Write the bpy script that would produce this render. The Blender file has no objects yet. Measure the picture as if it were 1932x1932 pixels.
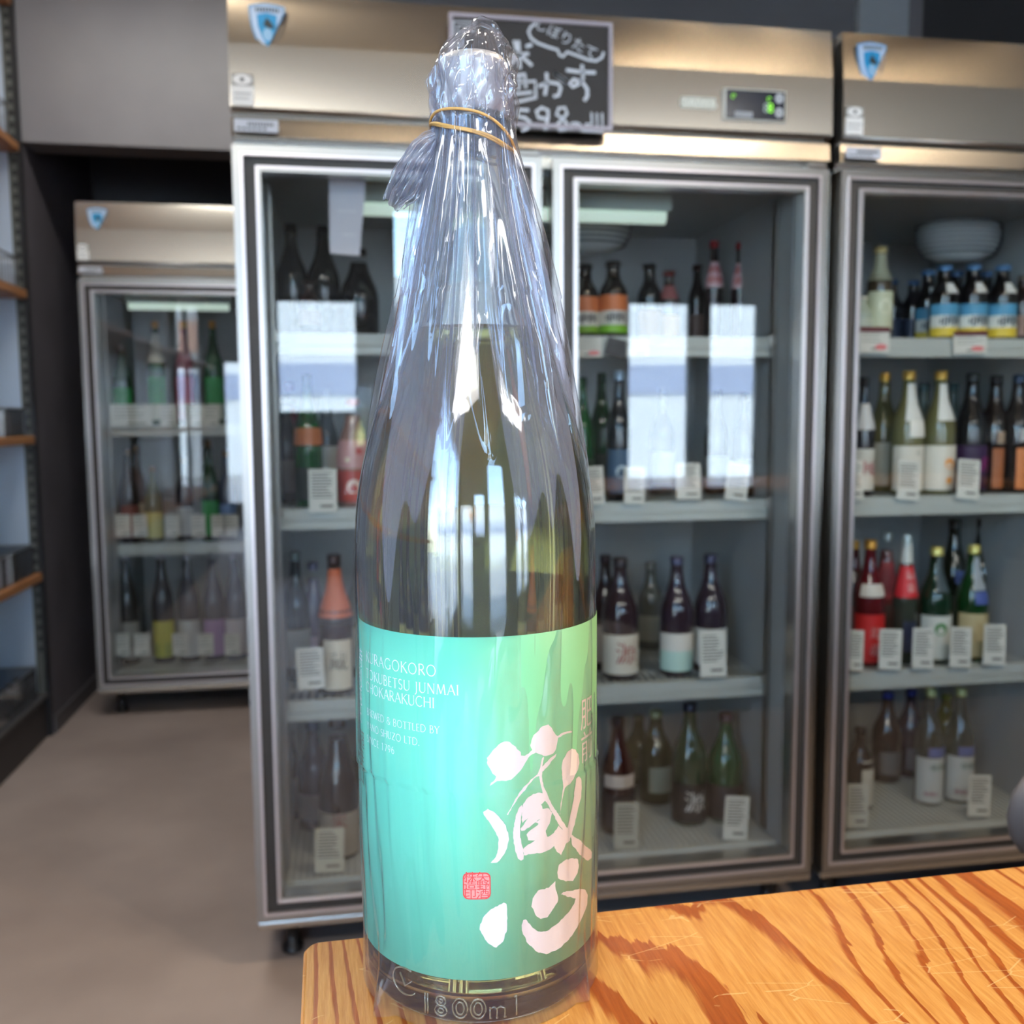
import bpy, bmesh, math, random
from mathutils import Vector, Matrix
from mathutils.geometry import tessellate_polygon
S = bpy.context.scene
COL = S.collection
random.seed(7)
R_ = math.radians

# ------------------------------------------------------------------ camera
FPX = 1786.0
EYE = Vector((0, 0, 1.09))
def cam_basis(yaw=9.65, p=5.6, rho=.32):
    y, p, q = R_(yaw), R_(p), R_(rho)
    r0 = Vector((math.cos(y), -math.sin(y), 0))
    f = Vector((math.sin(y)*math.cos(p), math.cos(y)*math.cos(p), -math.sin(p)))
    u0 = r0.cross(f)
    return r0*math.cos(q)-u0*math.sin(q), u0*math.cos(q)+r0*math.sin(q), f
CR, CU, CF = cam_basis()
cam = bpy.data.cameras.new('camera')
cam.sensor_width = 36.0
cam.lens = 36.0*FPX/1932.0
cam.clip_start = .01
cam.dof.use_dof = True
cam.dof.focus_distance = .375
cam.dof.aperture_fstop = cam.lens/2.6
camo = bpy.data.objects.new('camera', cam); COL.objects.link(camo)
camo.matrix_world = Matrix(((CR.x, CU.x, -CF.x, EYE.x), (CR.y, CU.y, -CF.y, EYE.y), (CR.z, CU.z, -CF.z, EYE.z), (0, 0, 0, 1)))
S.camera = camo

# ------------------------------------------------------------------ world, exposure
S.view_settings.view_transform = 'Standard'
S.view_settings.look = 'None'
S.view_settings.exposure = 0.38
S.view_settings.gamma = 1.0
S.view_settings.use_curve_mapping = False
w = bpy.data.worlds.new('sky'); S.world = w; w.use_nodes = True
nt = w.node_tree; nt.nodes.clear()
sky = nt.nodes.new('ShaderNodeTexSky'); sky.sky_type = 'NISHITA'; sky.sun_disc = False
sky.sun_elevation = R_(48); sky.sun_rotation = R_(30)
bg = nt.nodes.new('ShaderNodeBackground'); bg.inputs['Strength'].default_value = 2.6
wo = nt.nodes.new('ShaderNodeOutputWorld')
nt.links.new(sky.outputs[0], bg.inputs[0]); nt.links.new(bg.outputs[0], wo.inputs[0])

def lamp(name, kind, loc, power, color=(1, 1, 1), size=.1, target=None, size_y=None, spot=None, blend=.6, angle=None):
    l = bpy.data.lights.new(name, kind); l.energy = power; l.color = color
    if kind == 'AREA':
        l.size = size
        if size_y: l.shape = 'RECTANGLE'; l.size_y = size_y
    elif kind == 'SPOT':
        l.shadow_soft_size = size; l.spot_size = R_(spot); l.spot_blend = blend
    elif kind == 'SUN':
        l.angle = angle or R_(.6)
    o = bpy.data.objects.new(name, l); COL.objects.link(o); o.location = loc
    if target is not None:
        d = Vector(target)-Vector(loc)
        o.rotation_euler = d.to_track_quat('-Z', 'Y').to_euler()
    return o
# sun on the street outside (the shop's roof shades the interior)
lamp('sunlight', 'SUN', (0, 0, 20), 16.0, (1, .95, .87), target=(-6, -16, 0))
CEIL = 2.75
SPOTS = [(.99, .6), (1.33, .6), (1.87, .6), (.25, .35), (-.55, 1.3)]
for i, (x, y) in enumerate(SPOTS):
    lamp('ceiling_spot_light', 'SPOT', (x, y, CEIL-.19), [30, 30, 30, 12, 16][i], (1, .83, .62), .035, target=(x+(.0 if i else 0), y+.05, 0), spot=120)
FILL_PANELS = [(-.62, -1.35, 1.2, .6), (1.6, -1.5, 1.2, .3), (-.6, 2.5, .9, .2)]  # unseen panels added to brighten the steel headers and the room
for i, (x, y, sx, sy) in enumerate(FILL_PANELS):
    lamp('fill_panel_light', 'AREA', (x, y, CEIL-.075), [26, 18, 16][i], (1, .98, .93), sx*.96, target=(x, y, 0), size_y=sy*.9)
cy = S.cycles
cy.max_bounces = 14; cy.diffuse_bounces = 4; cy.glossy_bounces = 5; cy.transmission_bounces = 10
cy.transparent_max_bounces = 24; cy.caustics_reflective = False; cy.caustics_refractive = True; cy.blur_glossy = 1.0
cy.sample_clamp_indirect = 5.0; cy.sample_clamp_direct = 0
cy.use_denoising = True
cy.use_adaptive_sampling = True; cy.adaptive_threshold = .015

# ------------------------------------------------------------------ helpers
def sc(c):
    """sRGB 0-255 or hex triple -> linear"""
    return tuple(((v/255.0)/12.92 if v/255.0 <= .04045 else ((v/255.0+.055)/1.055)**2.4) for v in c)
MATS = {}
def mat(name, col=(128, 128, 128), rough=.5, metal=0, spec=None, emit=0, coat=0, aniso=0, rot=0, key=None):
    key = key or name
    if key in MATS: return MATS[key]
    m = bpy.data.materials.new(name); m.use_nodes = True
    b = m.node_tree.nodes['Principled BSDF']
    c = sc(col)
    b.inputs['Base Color'].default_value = (*c, 1); b.inputs['Roughness'].default_value = rough
    b.inputs['Metallic'].default_value = metal
    if spec is not None: b.inputs['Specular IOR Level'].default_value = spec
    if coat: b.inputs['Coat Weight'].default_value = coat; b.inputs['Coat Roughness'].default_value = .08
    if emit: b.inputs['Emission Color'].default_value = (*c, 1); b.inputs['Emission Strength'].default_value = emit
    if aniso:
        b.inputs['Anisotropic'].default_value = aniso; b.inputs['Anisotropic Rotation'].default_value = rot
        t = m.node_tree.nodes.new('ShaderNodeTangent'); t.direction_type = 'RADIAL'; t.axis = 'Z'
        m.node_tree.links.new(t.outputs[0], b.inputs['Tangent'])
    MATS[key] = m
    return m
def nodes(m): return m.node_tree.nodes, m.node_tree.links
def N(m, t, **kw):
    n = m.node_tree.nodes.new(t)
    for k, v in kw.items():
        if k.startswith('i_'):
            n.inputs[k[2:].replace('_', ' ')].default_value = v
        else: setattr(n, k, v)
    return n
def ramp(m, fac, stops, interp='LINEAR'):
    r = m.node_tree.nodes.new('ShaderNodeValToRGB'); r.color_ramp.interpolation = interp
    e = r.color_ramp.elements
    while len(e) < len(stops): e.new(.5)
    for k, (p, c) in enumerate(stops): e[k].position = p; e[k].color = (*c, 1)
    m.node_tree.links.new(fac, r.inputs[0]); return r
def mottle(m, scale, c1, c2, detail=4, stretch=(1, 1, 1), bump=0, coords='Object'):
    ns, ln = nodes(m); b = ns['Principled BSDF']
    tc = N(m, 'ShaderNodeTexCoord'); mp = N(m, 'ShaderNodeMapping'); mp.inputs['Scale'].default_value = stretch
    ln.new(tc.outputs[coords], mp.inputs[0])
    n = N(m, 'ShaderNodeTexNoise', i_Scale=scale, i_Detail=detail); ln.new(mp.outputs[0], n.inputs['Vector'])
    r = ramp(m, n.outputs[0], [(.3, sc(c1)), (.7, sc(c2))]); ln.new(r.outputs[0], b.inputs['Base Color'])
    if bump:
        bp = N(m, 'ShaderNodeBump', i_Strength=bump, i_Distance=.002); ln.new(n.outputs[0], bp.inputs['Height']); ln.new(bp.outputs[0], b.inputs['Normal'])
    return m
def clear(name, tint=(255, 255, 255), refl=1.0, rough=0.0, haze=0.0, hazecol=(235, 238, 245), key=None):
    """thin clear sheet / glass wall: tinted see-through with Fresnel mirror and optional milkiness"""
    key = key or name
    if key in MATS: return MATS[key]
    m = bpy.data.materials.new(name); m.use_nodes = True; ns, ln = nodes(m); ns.clear()
    out = N(m, 'ShaderNodeOutputMaterial'); tr = N(m, 'ShaderNodeBsdfTransparent'); tr.inputs[0].default_value = (*sc(tint), 1)
    gl = N(m, 'ShaderNodeBsdfGlossy'); gl.inputs['Roughness'].default_value = rough
    ge = N(m, 'ShaderNodeNewGeometry'); dt = N(m, 'ShaderNodeVectorMath', operation='DOT_PRODUCT')
    ln.new(ge.outputs['Normal'], dt.inputs[0]); ln.new(ge.outputs['Incoming'], dt.inputs[1])
    ab = N(m, 'ShaderNodeMath', operation='ABSOLUTE'); ln.new(dt.outputs['Value'], ab.inputs[0])
    om = N(m, 'ShaderNodeMath', operation='SUBTRACT', use_clamp=True); om.inputs[0].default_value = 1; ln.new(ab.outputs[0], om.inputs[1])
    pw = N(m, 'ShaderNodeMath', operation='POWER'); ln.new(om.outputs[0], pw.inputs[0]); pw.inputs[1].default_value = 5
    ma = N(m, 'ShaderNodeMath', operation='MULTIPLY_ADD'); ln.new(pw.outputs[0], ma.inputs[0]); ma.inputs[1].default_value = .96; ma.inputs[2].default_value = .04
    mu = N(m, 'ShaderNodeMath', operation='MULTIPLY', use_clamp=True); mu.inputs[1].default_value = refl
    ln.new(ma.outputs[0], mu.inputs[0])
    mx = N(m, 'ShaderNodeMixShader'); ln.new(mu.outputs[0], mx.inputs[0])
    base = tr
    if haze:
        df = N(m, 'ShaderNodeBsdfDiffuse'); df.inputs[0].default_value = (*sc(hazecol), 1)
        tl = N(m, 'ShaderNodeBsdfTranslucent'); tl.inputs[0].default_value = (*sc(hazecol), 1)
        a = N(m, 'ShaderNodeMixShader'); a.inputs[0].default_value = .5; ln.new(df.outputs[0], a.inputs[1]); ln.new(tl.outputs[0], a.inputs[2])
        h = N(m, 'ShaderNodeMixShader')
        ad = N(m, 'ShaderNodeMath', operation='ADD'); ln.new(ab.outputs[0], ad.inputs[0]); ad.inputs[1].default_value = .10
        dv = N(m, 'ShaderNodeMath', operation='DIVIDE', use_clamp=True); dv.inputs[0].default_value = haze; ln.new(ad.outputs[0], dv.inputs[1]); ln.new(dv.outputs[0], h.inputs[0]); ln.new(tr.outputs[0], h.inputs[1]); ln.new(a.outputs[0], h.inputs[2])
        base = h
    ln.new(base.outputs[0], mx.inputs[1]); ln.new(gl.outputs[0], mx.inputs[2]); ln.new(mx.outputs[0], out.inputs[0])
    MATS[key] = m; return m

class MB:
    """collects shapes for one mesh"""
    def __init__(s): s.v = []; s.f = []; s.sm = []
    def add(s, vs, fs, smooth=False):
        o = len(s.v); s.v += [tuple(v) for v in vs]; s.f += [tuple(i+o for i in f) for f in fs]; s.sm += [smooth]*len(fs); return s
    def box(s, x0, x1, y0, y1, z0, z1):
        v = [(x, y, z) for x in (x0, x1) for y in (y0, y1) for z in (z0, z1)]
        return s.add(v, [(0, 1, 3, 2), (4, 6, 7, 5), (0, 4, 5, 1), (2, 3, 7, 6), (0, 2, 6, 4), (1, 5, 7, 3)])
    def bbox(s, x0, x1, y0, y1, z0, z1, b=.003):
        """box with chamfered edges"""
        bm = bmesh.new(); bmesh.ops.create_cube(bm, size=1)
        for v in bm.verts: v.co = Vector(((x0+x1)/2+v.co.x*(x1-x0), (y0+y1)/2+v.co.y*(y1-y0), (z0+z1)/2+v.co.z*(z1-z0)))
        bmesh.ops.bevel(bm, geom=bm.edges[:], offset=b, segments=2, affect='EDGES', profile=.5)
        s.add([v.co[:] for v in bm.verts], [[v.index for v in f.verts] for f in bm.faces] if not bm.verts.index_update() else [])
        bm.free(); return s
    def lathe(s, prof, n=20, c=(0, 0, 0), a0=0, a1=2*math.pi, cap=True):
        full = abs(a1-a0) > 6.28; m = n if full else n+1
        vs = []
        for (z, r) in prof:
            for k in range(m):
                a = a0+(a1-a0)*k/n; vs.append((c[0]+r*math.cos(a), c[1]+r*math.sin(a), c[2]+z))
        fs = []
        for i in range(len(prof)-1):
            for k in range(n):
                k2 = (k+1) % m if full else k+1
                fs.append((i*m+k, i*m+k2, (i+1)*m+k2, (i+1)*m+k))
        s.add(vs, fs, True)
        if cap and full:
            s.add([vs[k] for k in range(m)], [tuple(range(m))[::-1]]); s.add([vs[(len(prof)-1)*m+k] for k in range(m)], [tuple(range(m))])
        return s
    def tube(s, pts, r, n=8, closed=False):
        pts = [Vector(p) for p in pts]; L = len(pts); vs = []
        for i, p in enumerate(pts):
            a = pts[(i-1) % L] if (closed or i) else p; b = pts[(i+1) % L] if (closed or i < L-1) else p
            t = (b-a).normalized(); up = Vector((0, 0, 1)) if abs(t.z) < .95 else Vector((1, 0, 0))
            u = t.cross(up).normalized(); v = t.cross(u)
            rr = r[i] if isinstance(r, (list, tuple)) else r
            for k in range(n):
                q = 2*math.pi*k/n; vs.append(p+u*math.cos(q)*rr+v*math.sin(q)*rr)
        fs = []
        for i in range(L if closed else L-1):
            for k in range(n):
                i2 = (i+1) % L; fs.append((i*n+k, i*n+(k+1) % n, i2*n+(k+1) % n, i2*n+k))
        if not closed: fs += [tuple(range(n))[::-1], tuple((L-1)*n+k for k in range(n))]
        return s.add(vs, fs, True)
    def prism_x(s, prof, x0, x1):
        """prof: closed list of (y,z)"""
        n = len(prof)
        vs = [(x0, y, z) for y, z in prof]+[(x1, y, z) for y, z in prof]
        return s.add(vs, [(i, (i+1) % n, n+(i+1) % n, n+i) for i in range(n)]+[tuple(range(n))[::-1], tuple(range(n, 2*n))])
    def ring(s, x0, x1, z0, z1, t, y0, y1, tb=None, b=0):
        """rectangular frame in the XZ plane"""
        tb = tb or t
        s.box(x0, x0+t, y0, y1, z0, z1); s.box(x1-t, x1, y0, y1, z0, z1)
        s.box(x0+t, x1-t, y0, y1, z1-tb, z1); s.box(x0+t, x1-t, y0, y1, z0, z0+tb); return s
    def mesh(s, name, m, fix=True):
        me = bpy.data.meshes.new(name); me.from_pydata(s.v, [], s.f)
        me.polygons.foreach_set('use_smooth', s.sm)
        if fix:
            bm = bmesh.new(); bm.from_mesh(me); bmesh.ops.recalc_face_normals(bm, faces=bm.faces[:]); bm.to_mesh(me); bm.free()
        for q in (m if isinstance(m, (list, tuple)) else [m]): me.materials.append(q)
        me.update(); return me
def link(name, me, parent=None, loc=None, rot=None):
    o = bpy.data.objects.new(name, me); COL.objects.link(o)
    if parent: o.parent = parent
    if loc is not None: o.location = loc
    if rot is not None: o.rotation_euler = rot
    return o
def obj(name, mb, m, parent=None, loc=None, rot=None, fix=True): return link(name, mb.mesh(name, m, fix), parent, loc, rot)
def tag(o, label=None, cat=None, group=None, kind=None):
    if label: o['label'] = label
    if cat: o['category'] = cat
    if group: o['group'] = group
    if kind: o['kind'] = kind
    return o
def thing(name, label, cat, loc=(0, 0, 0), rz=0, group=None):
    o = bpy.data.objects.new(name, None); COL.objects.link(o); o.location = loc; o.rotation_euler = (0, 0, rz)
    o.empty_display_size = .05
    return tag(o, label, cat, group)
def ray(px, py): return CR*((px-966)/FPX)-CU*((py-966)/FPX)+CF
def onY(px, py, Y): d = ray(px, py); return EYE+d*(Y/d.y)
def onZ(px, py, Z): d = ray(px, py); return EYE+d*((Z-EYE.z)/d.z)

# text meshes (built-in font, CJK fallback) : flat in XY, origin centre
TXT = {}
def text_geo(s, size=1.0):
    if s in TXT: vs, fs = TXT[s]
    else:
        cu = bpy.data.curves.new('text', 'FONT'); cu.body = s; cu.size = 1; cu.align_x = 'CENTER'; cu.align_y = 'CENTER'; cu.resolution_u = 3
        o = bpy.data.objects.new('text', cu); COL.objects.link(o)
        dg = bpy.context.evaluated_depsgraph_get(); e = o.evaluated_get(dg); me = e.to_mesh()
        vs = [v.co.copy() for v in me.vertices]; fs = [tuple(p.vertices) for p in me.polygons]
        e.to_mesh_clear(); bpy.data.objects.remove(o); bpy.data.curves.remove(cu)
        TXT[s] = (vs, fs)
    return [(v.x*size, v.y*size) for v in vs], fs

# ------------------------------------------------------------------ materials
STEEL = mat('brushed_steel', (196, 190, 180), .27, 1, aniso=.75)
STEELW = mat('brushed_steel_trim', (172, 168, 162), .32, 1)
GASKET = mat('dark_gasket', (58, 53, 48), .55)
LINER = mat('liner_white', (166, 170, 172), .4)
SHELFM = mat('shelf_white', (186, 192, 190), .35)
BLACK = mat('black_plastic', (18, 18, 20), .45)
DWALL = mottle(mat('dark_wall', (78, 76, 78), .7), 3, (74, 73, 76), (84, 82, 84))
PANE = clear('door_glass', (250, 251, 250), 1.9)
PAPER = mat('card_paper', (226, 226, 218), .6)
INK = mat('ink', (70, 68, 66), .7)
CREAM = mat('label_cream', (222, 216, 200), .6)
WHITE = mat('white_print', (253, 254, 254), .5)
def gl(col): return mat('bottle_glass', col, .08, 0, .6, coat=.5, key='g%d_%d_%d' % col)
def lb(col): return mat('label_print', col, .5, key='l%d_%d_%d' % col)
def mcap(col): return mat('cap', col, .3, .4, key='c%d_%d_%d' % col)

# ------------------------------------------------------------------ the room
FLOORM = mottle(mat('concrete_floor', (160, 146, 138), .55), 2.2, (146, 131, 124), (174, 159, 150), 8)
CEILM = mat('ceiling_paint', (120, 118, 115), .8)
BLACKW = mat('black_wall', (20, 20, 22), .8)
def struct(name, mb, m, parent=None): return tag(obj(name, mb, m, parent), kind='structure')
struct('floor', MB().box(-1.6, 5.1, -3.1, 4.5, -.05, 0), FLOORM)
struct('ceiling', MB().box(-1.6, 5.1, -3.1, 4.5, CEIL, CEIL+.1), CEILM)
struct('wall_left', MB().box(-1.5, -1.4, -3.1, -2.85, 0, CEIL).box(-1.5, -1.4, -2.85, -.75, 0, .35).box(-1.5, -1.4, -2.85, -.75, 2.6, CEIL).box(-1.5, -1.4, -.75, 3.45, 0, CEIL).box(-1.5, -1.05, 3.452, 4.4, 0, CEIL), mottle(mat('wall_dark_grey', (100, 94, 98), .6), 4, (92, 87, 91), (106, 100, 104)))
struct('wall_right', MB().box(5.0, 5.1, -3.1, 4.4, 0, CEIL), DWALL)
struct('wall_back', MB().box(-1.05, -.17, 4.35, 4.45, 0, CEIL).box(-.17, 1.62, 2.56, 2.66, 0, CEIL).box(-.17, -.1, 2.66, 4.35, 0, CEIL), DWALL)
struct('wall_back_black', MB().box(1.62, 5.0, 2.56, 2.66, 0, CEIL), BLACKW)
struct('trim_1', MB().bbox(1.41, 1.56, 2.53, 2.56, 1.7, CEIL, .004), mat('grey_panel', (120, 124, 128), .5))
struct('wall_soffit', MB().box(-1.05, -.17, 3.46, 3.6, 2.012, CEIL), mottle(mat('soffit_paint', (118, 114, 116), .45), 2, (108, 105, 108), (126, 122, 122)))
struct('baseboard_left', MB().box(-1.05, -1.04, 3.46, 4.35, 0, .06), mat('baseboard', (84, 80, 82), .5))
# storefront behind the camera
WINS = [(-1.3, -.62, .2, 1.72), (-.5, .08, 1.12, 1.93), (.30, 1.3, .2, 2.55), (1.98, 2.49, .3, 1.95), (2.60, 3.02, .3, 1.95)]  # third window is unseen, added for front daylight on the label
TRANS = []
def wall_with_holes(name, holes, x0, x1, z0, z1, y0, y1, m):
    mb = MB(); xs = sorted({x0, x1}|{h[0] for h in holes}|{h[1] for h in holes})
    for a, b in zip(xs, xs[1:]):
        hs = sorted([h for h in holes if h[0] <= a+1e-6 and h[1] >= b-1e-6], key=lambda h: h[2]); z = z0
        for h in hs: mb.box(a, b, y0, y1, z, h[2]); z = h[3]
        mb.box(a, b, y0, y1, z, z1)
    struct(name, mb, m)
wall_with_holes('wall_front', WINS+TRANS, -1.5, 5.1, 0, CEIL, -3.1, -3.0, DWALL)
WF = mat('window_frame_paint', (40, 42, 44), .4)
WG = clear('window_glass', (245, 250, 250), 1.0)
for i, (a, b, z0, z1) in enumerate(WINS+TRANS):
    f = struct('window_%d' % (i+1), MB().ring(a, b, z0, z1, .03, -3.07, -3.02), WF)
    struct('pane', MB().box(a+.03, b-.03, -3.05, -3.045, z0+.03, z1-.03), WG, f)
f = struct('window_9', MB().box(-1.48, -1.42, -2.85, -2.82, .35, 2.6).box(-1.48, -1.42, -.78, -.75, .35, 2.6).box(-1.48, -1.42, -2.82, -.78, 2.57, 2.6).box(-1.48, -1.42, -2.82, -.78, .35, .38).box(-1.47, -1.43, -1.82, -1.79, .38, 2.57), WF)
struct('pane', MB().box(-1.455, -1.45, -2.82, -.78, .38, 2.57), WG, f)
# street outside (seen only as a reflection in the doors)
struct('ground_street', MB().box(-14, 16, -16, -3.12, -.12, -.02), mottle(mat('asphalt', (120, 120, 122), .9), 1, (150, 150, 152), (170, 168, 165)))
bt = thing('building', 'pale building across the street with a striped band', 'building', (0, -12, 0))
obj('wall', MB().box(-12, 14, -.5, 0, 0, 3.4), mat('pale_facade', (225, 230, 235), .8), bt)
obj('band', MB().box(-12, 14, 0, .03, 1.5, 2.0), mat('grey_band', (150, 160, 185), .8), bt)
obj('red_sign', MB().box(-3.2, -1.6, 0, .05, 2.4, 3.0), mat('red_sign', (205, 160, 140), .7), bt)
pt = thing('street_pole', 'white street pole with an orange band outside the shop', 'pole', (3.28, -5, 0))
obj('pole', MB().lathe([(0, .07), (4, .06)], 14), mat('white_pole', (235, 240, 240), .5), pt)
obj('band', MB().lathe([(1.02, .074), (1.32, .074)], 14), mat('orange_band', (225, 150, 80), .5), pt)

# ------------------------------------------------------------------ lamps
for i, (x, y) in enumerate(SPOTS):
    t = thing('ceiling_spotlight', ['warm spotlight over the counter end', 'warm spotlight over the middle of the counter', 'warm spotlight in front of the right refrigerator',
              'warm spotlight above the bagged bottle', 'warm spotlight over the passage'][i], 'spotlight', (x, y, CEIL))
    obj('housing', MB().lathe([(-.16, .045), (-.02, .045), (-.02, .02), (0, .02)], 20, cap=False), BLACK, t)
    obj('bulb', MB().lathe([(-.158, .034), (-.15, .038), (-.14, .034)], 20), mat('warm_bulb', (255, 222, 180), .5, emit=45), t)
for i, (x, y, sx, sy) in enumerate(FILL_PANELS):
    t = thing('fill_panel', ['added large white fill panel on the ceiling', 'added narrow white fill panel on the ceiling', 'added ceiling fill panel over the passage'][i], 'light panel', (x, y, CEIL))
    obj('frame', MB().ring(-sx/2, sx/2, -sy/2, sy/2, .02, 0, .05), WHITE, t, rot=(math.pi/2, 0, 0))
    obj('diffuser', MB().box(-sx/2+.02, sx/2-.02, -sy/2+.02, sy/2-.02, -.05, -.02), mat('lit_panel', (255, 252, 244), .5, emit=1.6), t)

# ------------------------------------------------------------------ refrigerators
STICK = mat('sticker_white', (232, 232, 228), .4)
def flat_poly(pts, y, yb):
    """extruded plate from XZ outline, from y (front) to yb"""
    n = len(pts); vs = [(x, y, z) for x, z in pts]+[(x, yb, z) for x, z in pts]
    tri = tessellate_polygon([[Vector((x, z, 0)) for x, z in pts]])
    fs = [tuple(t) for t in tri]+[tuple(i+n for i in t)[::-1] for t in tri]+[(i, (i+1) % n, n+(i+1) % n, n+i) for i in range(n)]
    return MB().add(vs, fs)
def text_plate(s, size, cx, cz, y, d=.0006, sx=1.0, shear=0, rot=0):
    vs, fs = text_geo(s, size); n = len(vs); c, q = math.cos(rot), math.sin(rot)
    vs = [((x*c-z*q)*sx+z*shear, x*q+z*c) for x, z in vs]
    return MB().add([(cx+x, y, cz+z) for x, z in vs], fs)
def crest(parent, cx, cz, y, s=1.0):
    W, H = .032*s, .072*s
    def sh(k, dz=0):
        pts = []
        for a in range(9): t = a/8; pts.append((-1+2*t, .42+.07*math.sin(math.pi*t)))
        for a in range(1, 9): t = a/8; pts.append((math.cos(t*math.pi/2)**.75*1.0, .42-1.0*(math.sin(t*math.pi/2))**1.25))
        right = pts[9:]; left = [(-x, z) for x, z in right[::-1]][1:]
        return [(cx+x*W*k, cz+z*H*k+dz) for x, z in pts+[p for p in right]+left]
    c = obj('crest_badge', flat_poly(sh(1), y-.002, y), mat('crest_edge', (120, 165, 205), .35), parent)
    obj('border', flat_poly(sh(.88), y-.003, y-.002), mat('crest_white', (196, 216, 238), .35), c)
    fld = [(cx+x*W, cz+z*H) for x, z in [(-.55, .2), (0, .25), (.55, .2), (.5, -.08), (.28, -.36), (0, -.55), (-.28, -.36), (-.5, -.08)]]
    obj('field', flat_poly(fld, y-.004, y-.003), mat('crest_blue', (30, 150, 205), .35), c)
    obj('dark_mark', flat_poly([(cx+x*W, cz+z*H) for x, z in [(-.2, -.04), (-.02, .14), (.2, .04), (.42, -.1), (.1, -.12)]], y-.005, y-.004), mat('crest_dark', (46, 56, 52), .5), c)
    g = [(cx+.02*W+.26*W*math.cos(a*math.pi/8), cz-.27*H+.155*H*math.sin(a*math.pi/8)) for a in range(16)]
    obj('globe', flat_poly(g, y-.005, y-.004), mat('crest_globe', (150, 196, 226), .35), c)
    L = MB()
    for k in range(8):
        x = -.6+k*.165; L.box(cx+x*W, cx+(x+.1)*W, y-.005, y-.0045, cz+.29*H-.03*abs(x)*H, cz+.38*H-.03*abs(x)*H)
    obj('lettering', L, mat('crest_ink', (70, 84, 96), .5), c)
def small_stickers(parent, x, z, z2, y):
    s = obj('notice_sticker', MB().box(x, x+.038, y-.0012, y, z, z+.034), STICK, parent)
    obj('print', MB().box(x+.004, x+.034, y-.0016, y-.0012, z+.02, z+.0215).box(x+.004, x+.03, y-.0016, y-.0012, z+.012, z+.0132), INK, s)
    e = [(x+.019+.0165*math.cos(a*math.pi/10), z+.045+.009*math.sin(a*math.pi/10)) for a in range(20)]
    k = obj('eye_sticker', MB().box(x, x+.038, y-.0008, y, z+.034, z+.055), mat('sticker_grey', (150, 148, 142), .5), parent)
    obj('oval', flat_poly(e, y-.0014, y-.0008), STICK, k)
    obj('pupil', flat_poly([(x+.019+.004*math.cos(a), z+.045+.004*math.sin(a)) for a in (0, 1, 2, 3, 4, 5)], y-.0018, y-.0014), INK, k)
    p = obj('name_plate', MB().box(x+.002, x+.08, y-.0012, y, z2, z2+.022), mat('plate_grey', (192, 196, 204), .4), parent)
    q = MB()
    for i in range(9): q.box(x+.026+i*.0052, x+.0295+i*.0052, y-.0016, y-.0012, z2+.011, z2+.016)
    for i in range(6): q.box(x+.008+i*.009, x+.014+i*.009, y-.0016, y-.0012, z2+.004, z2+.0075)
    obj('print', q, INK, p)
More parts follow.
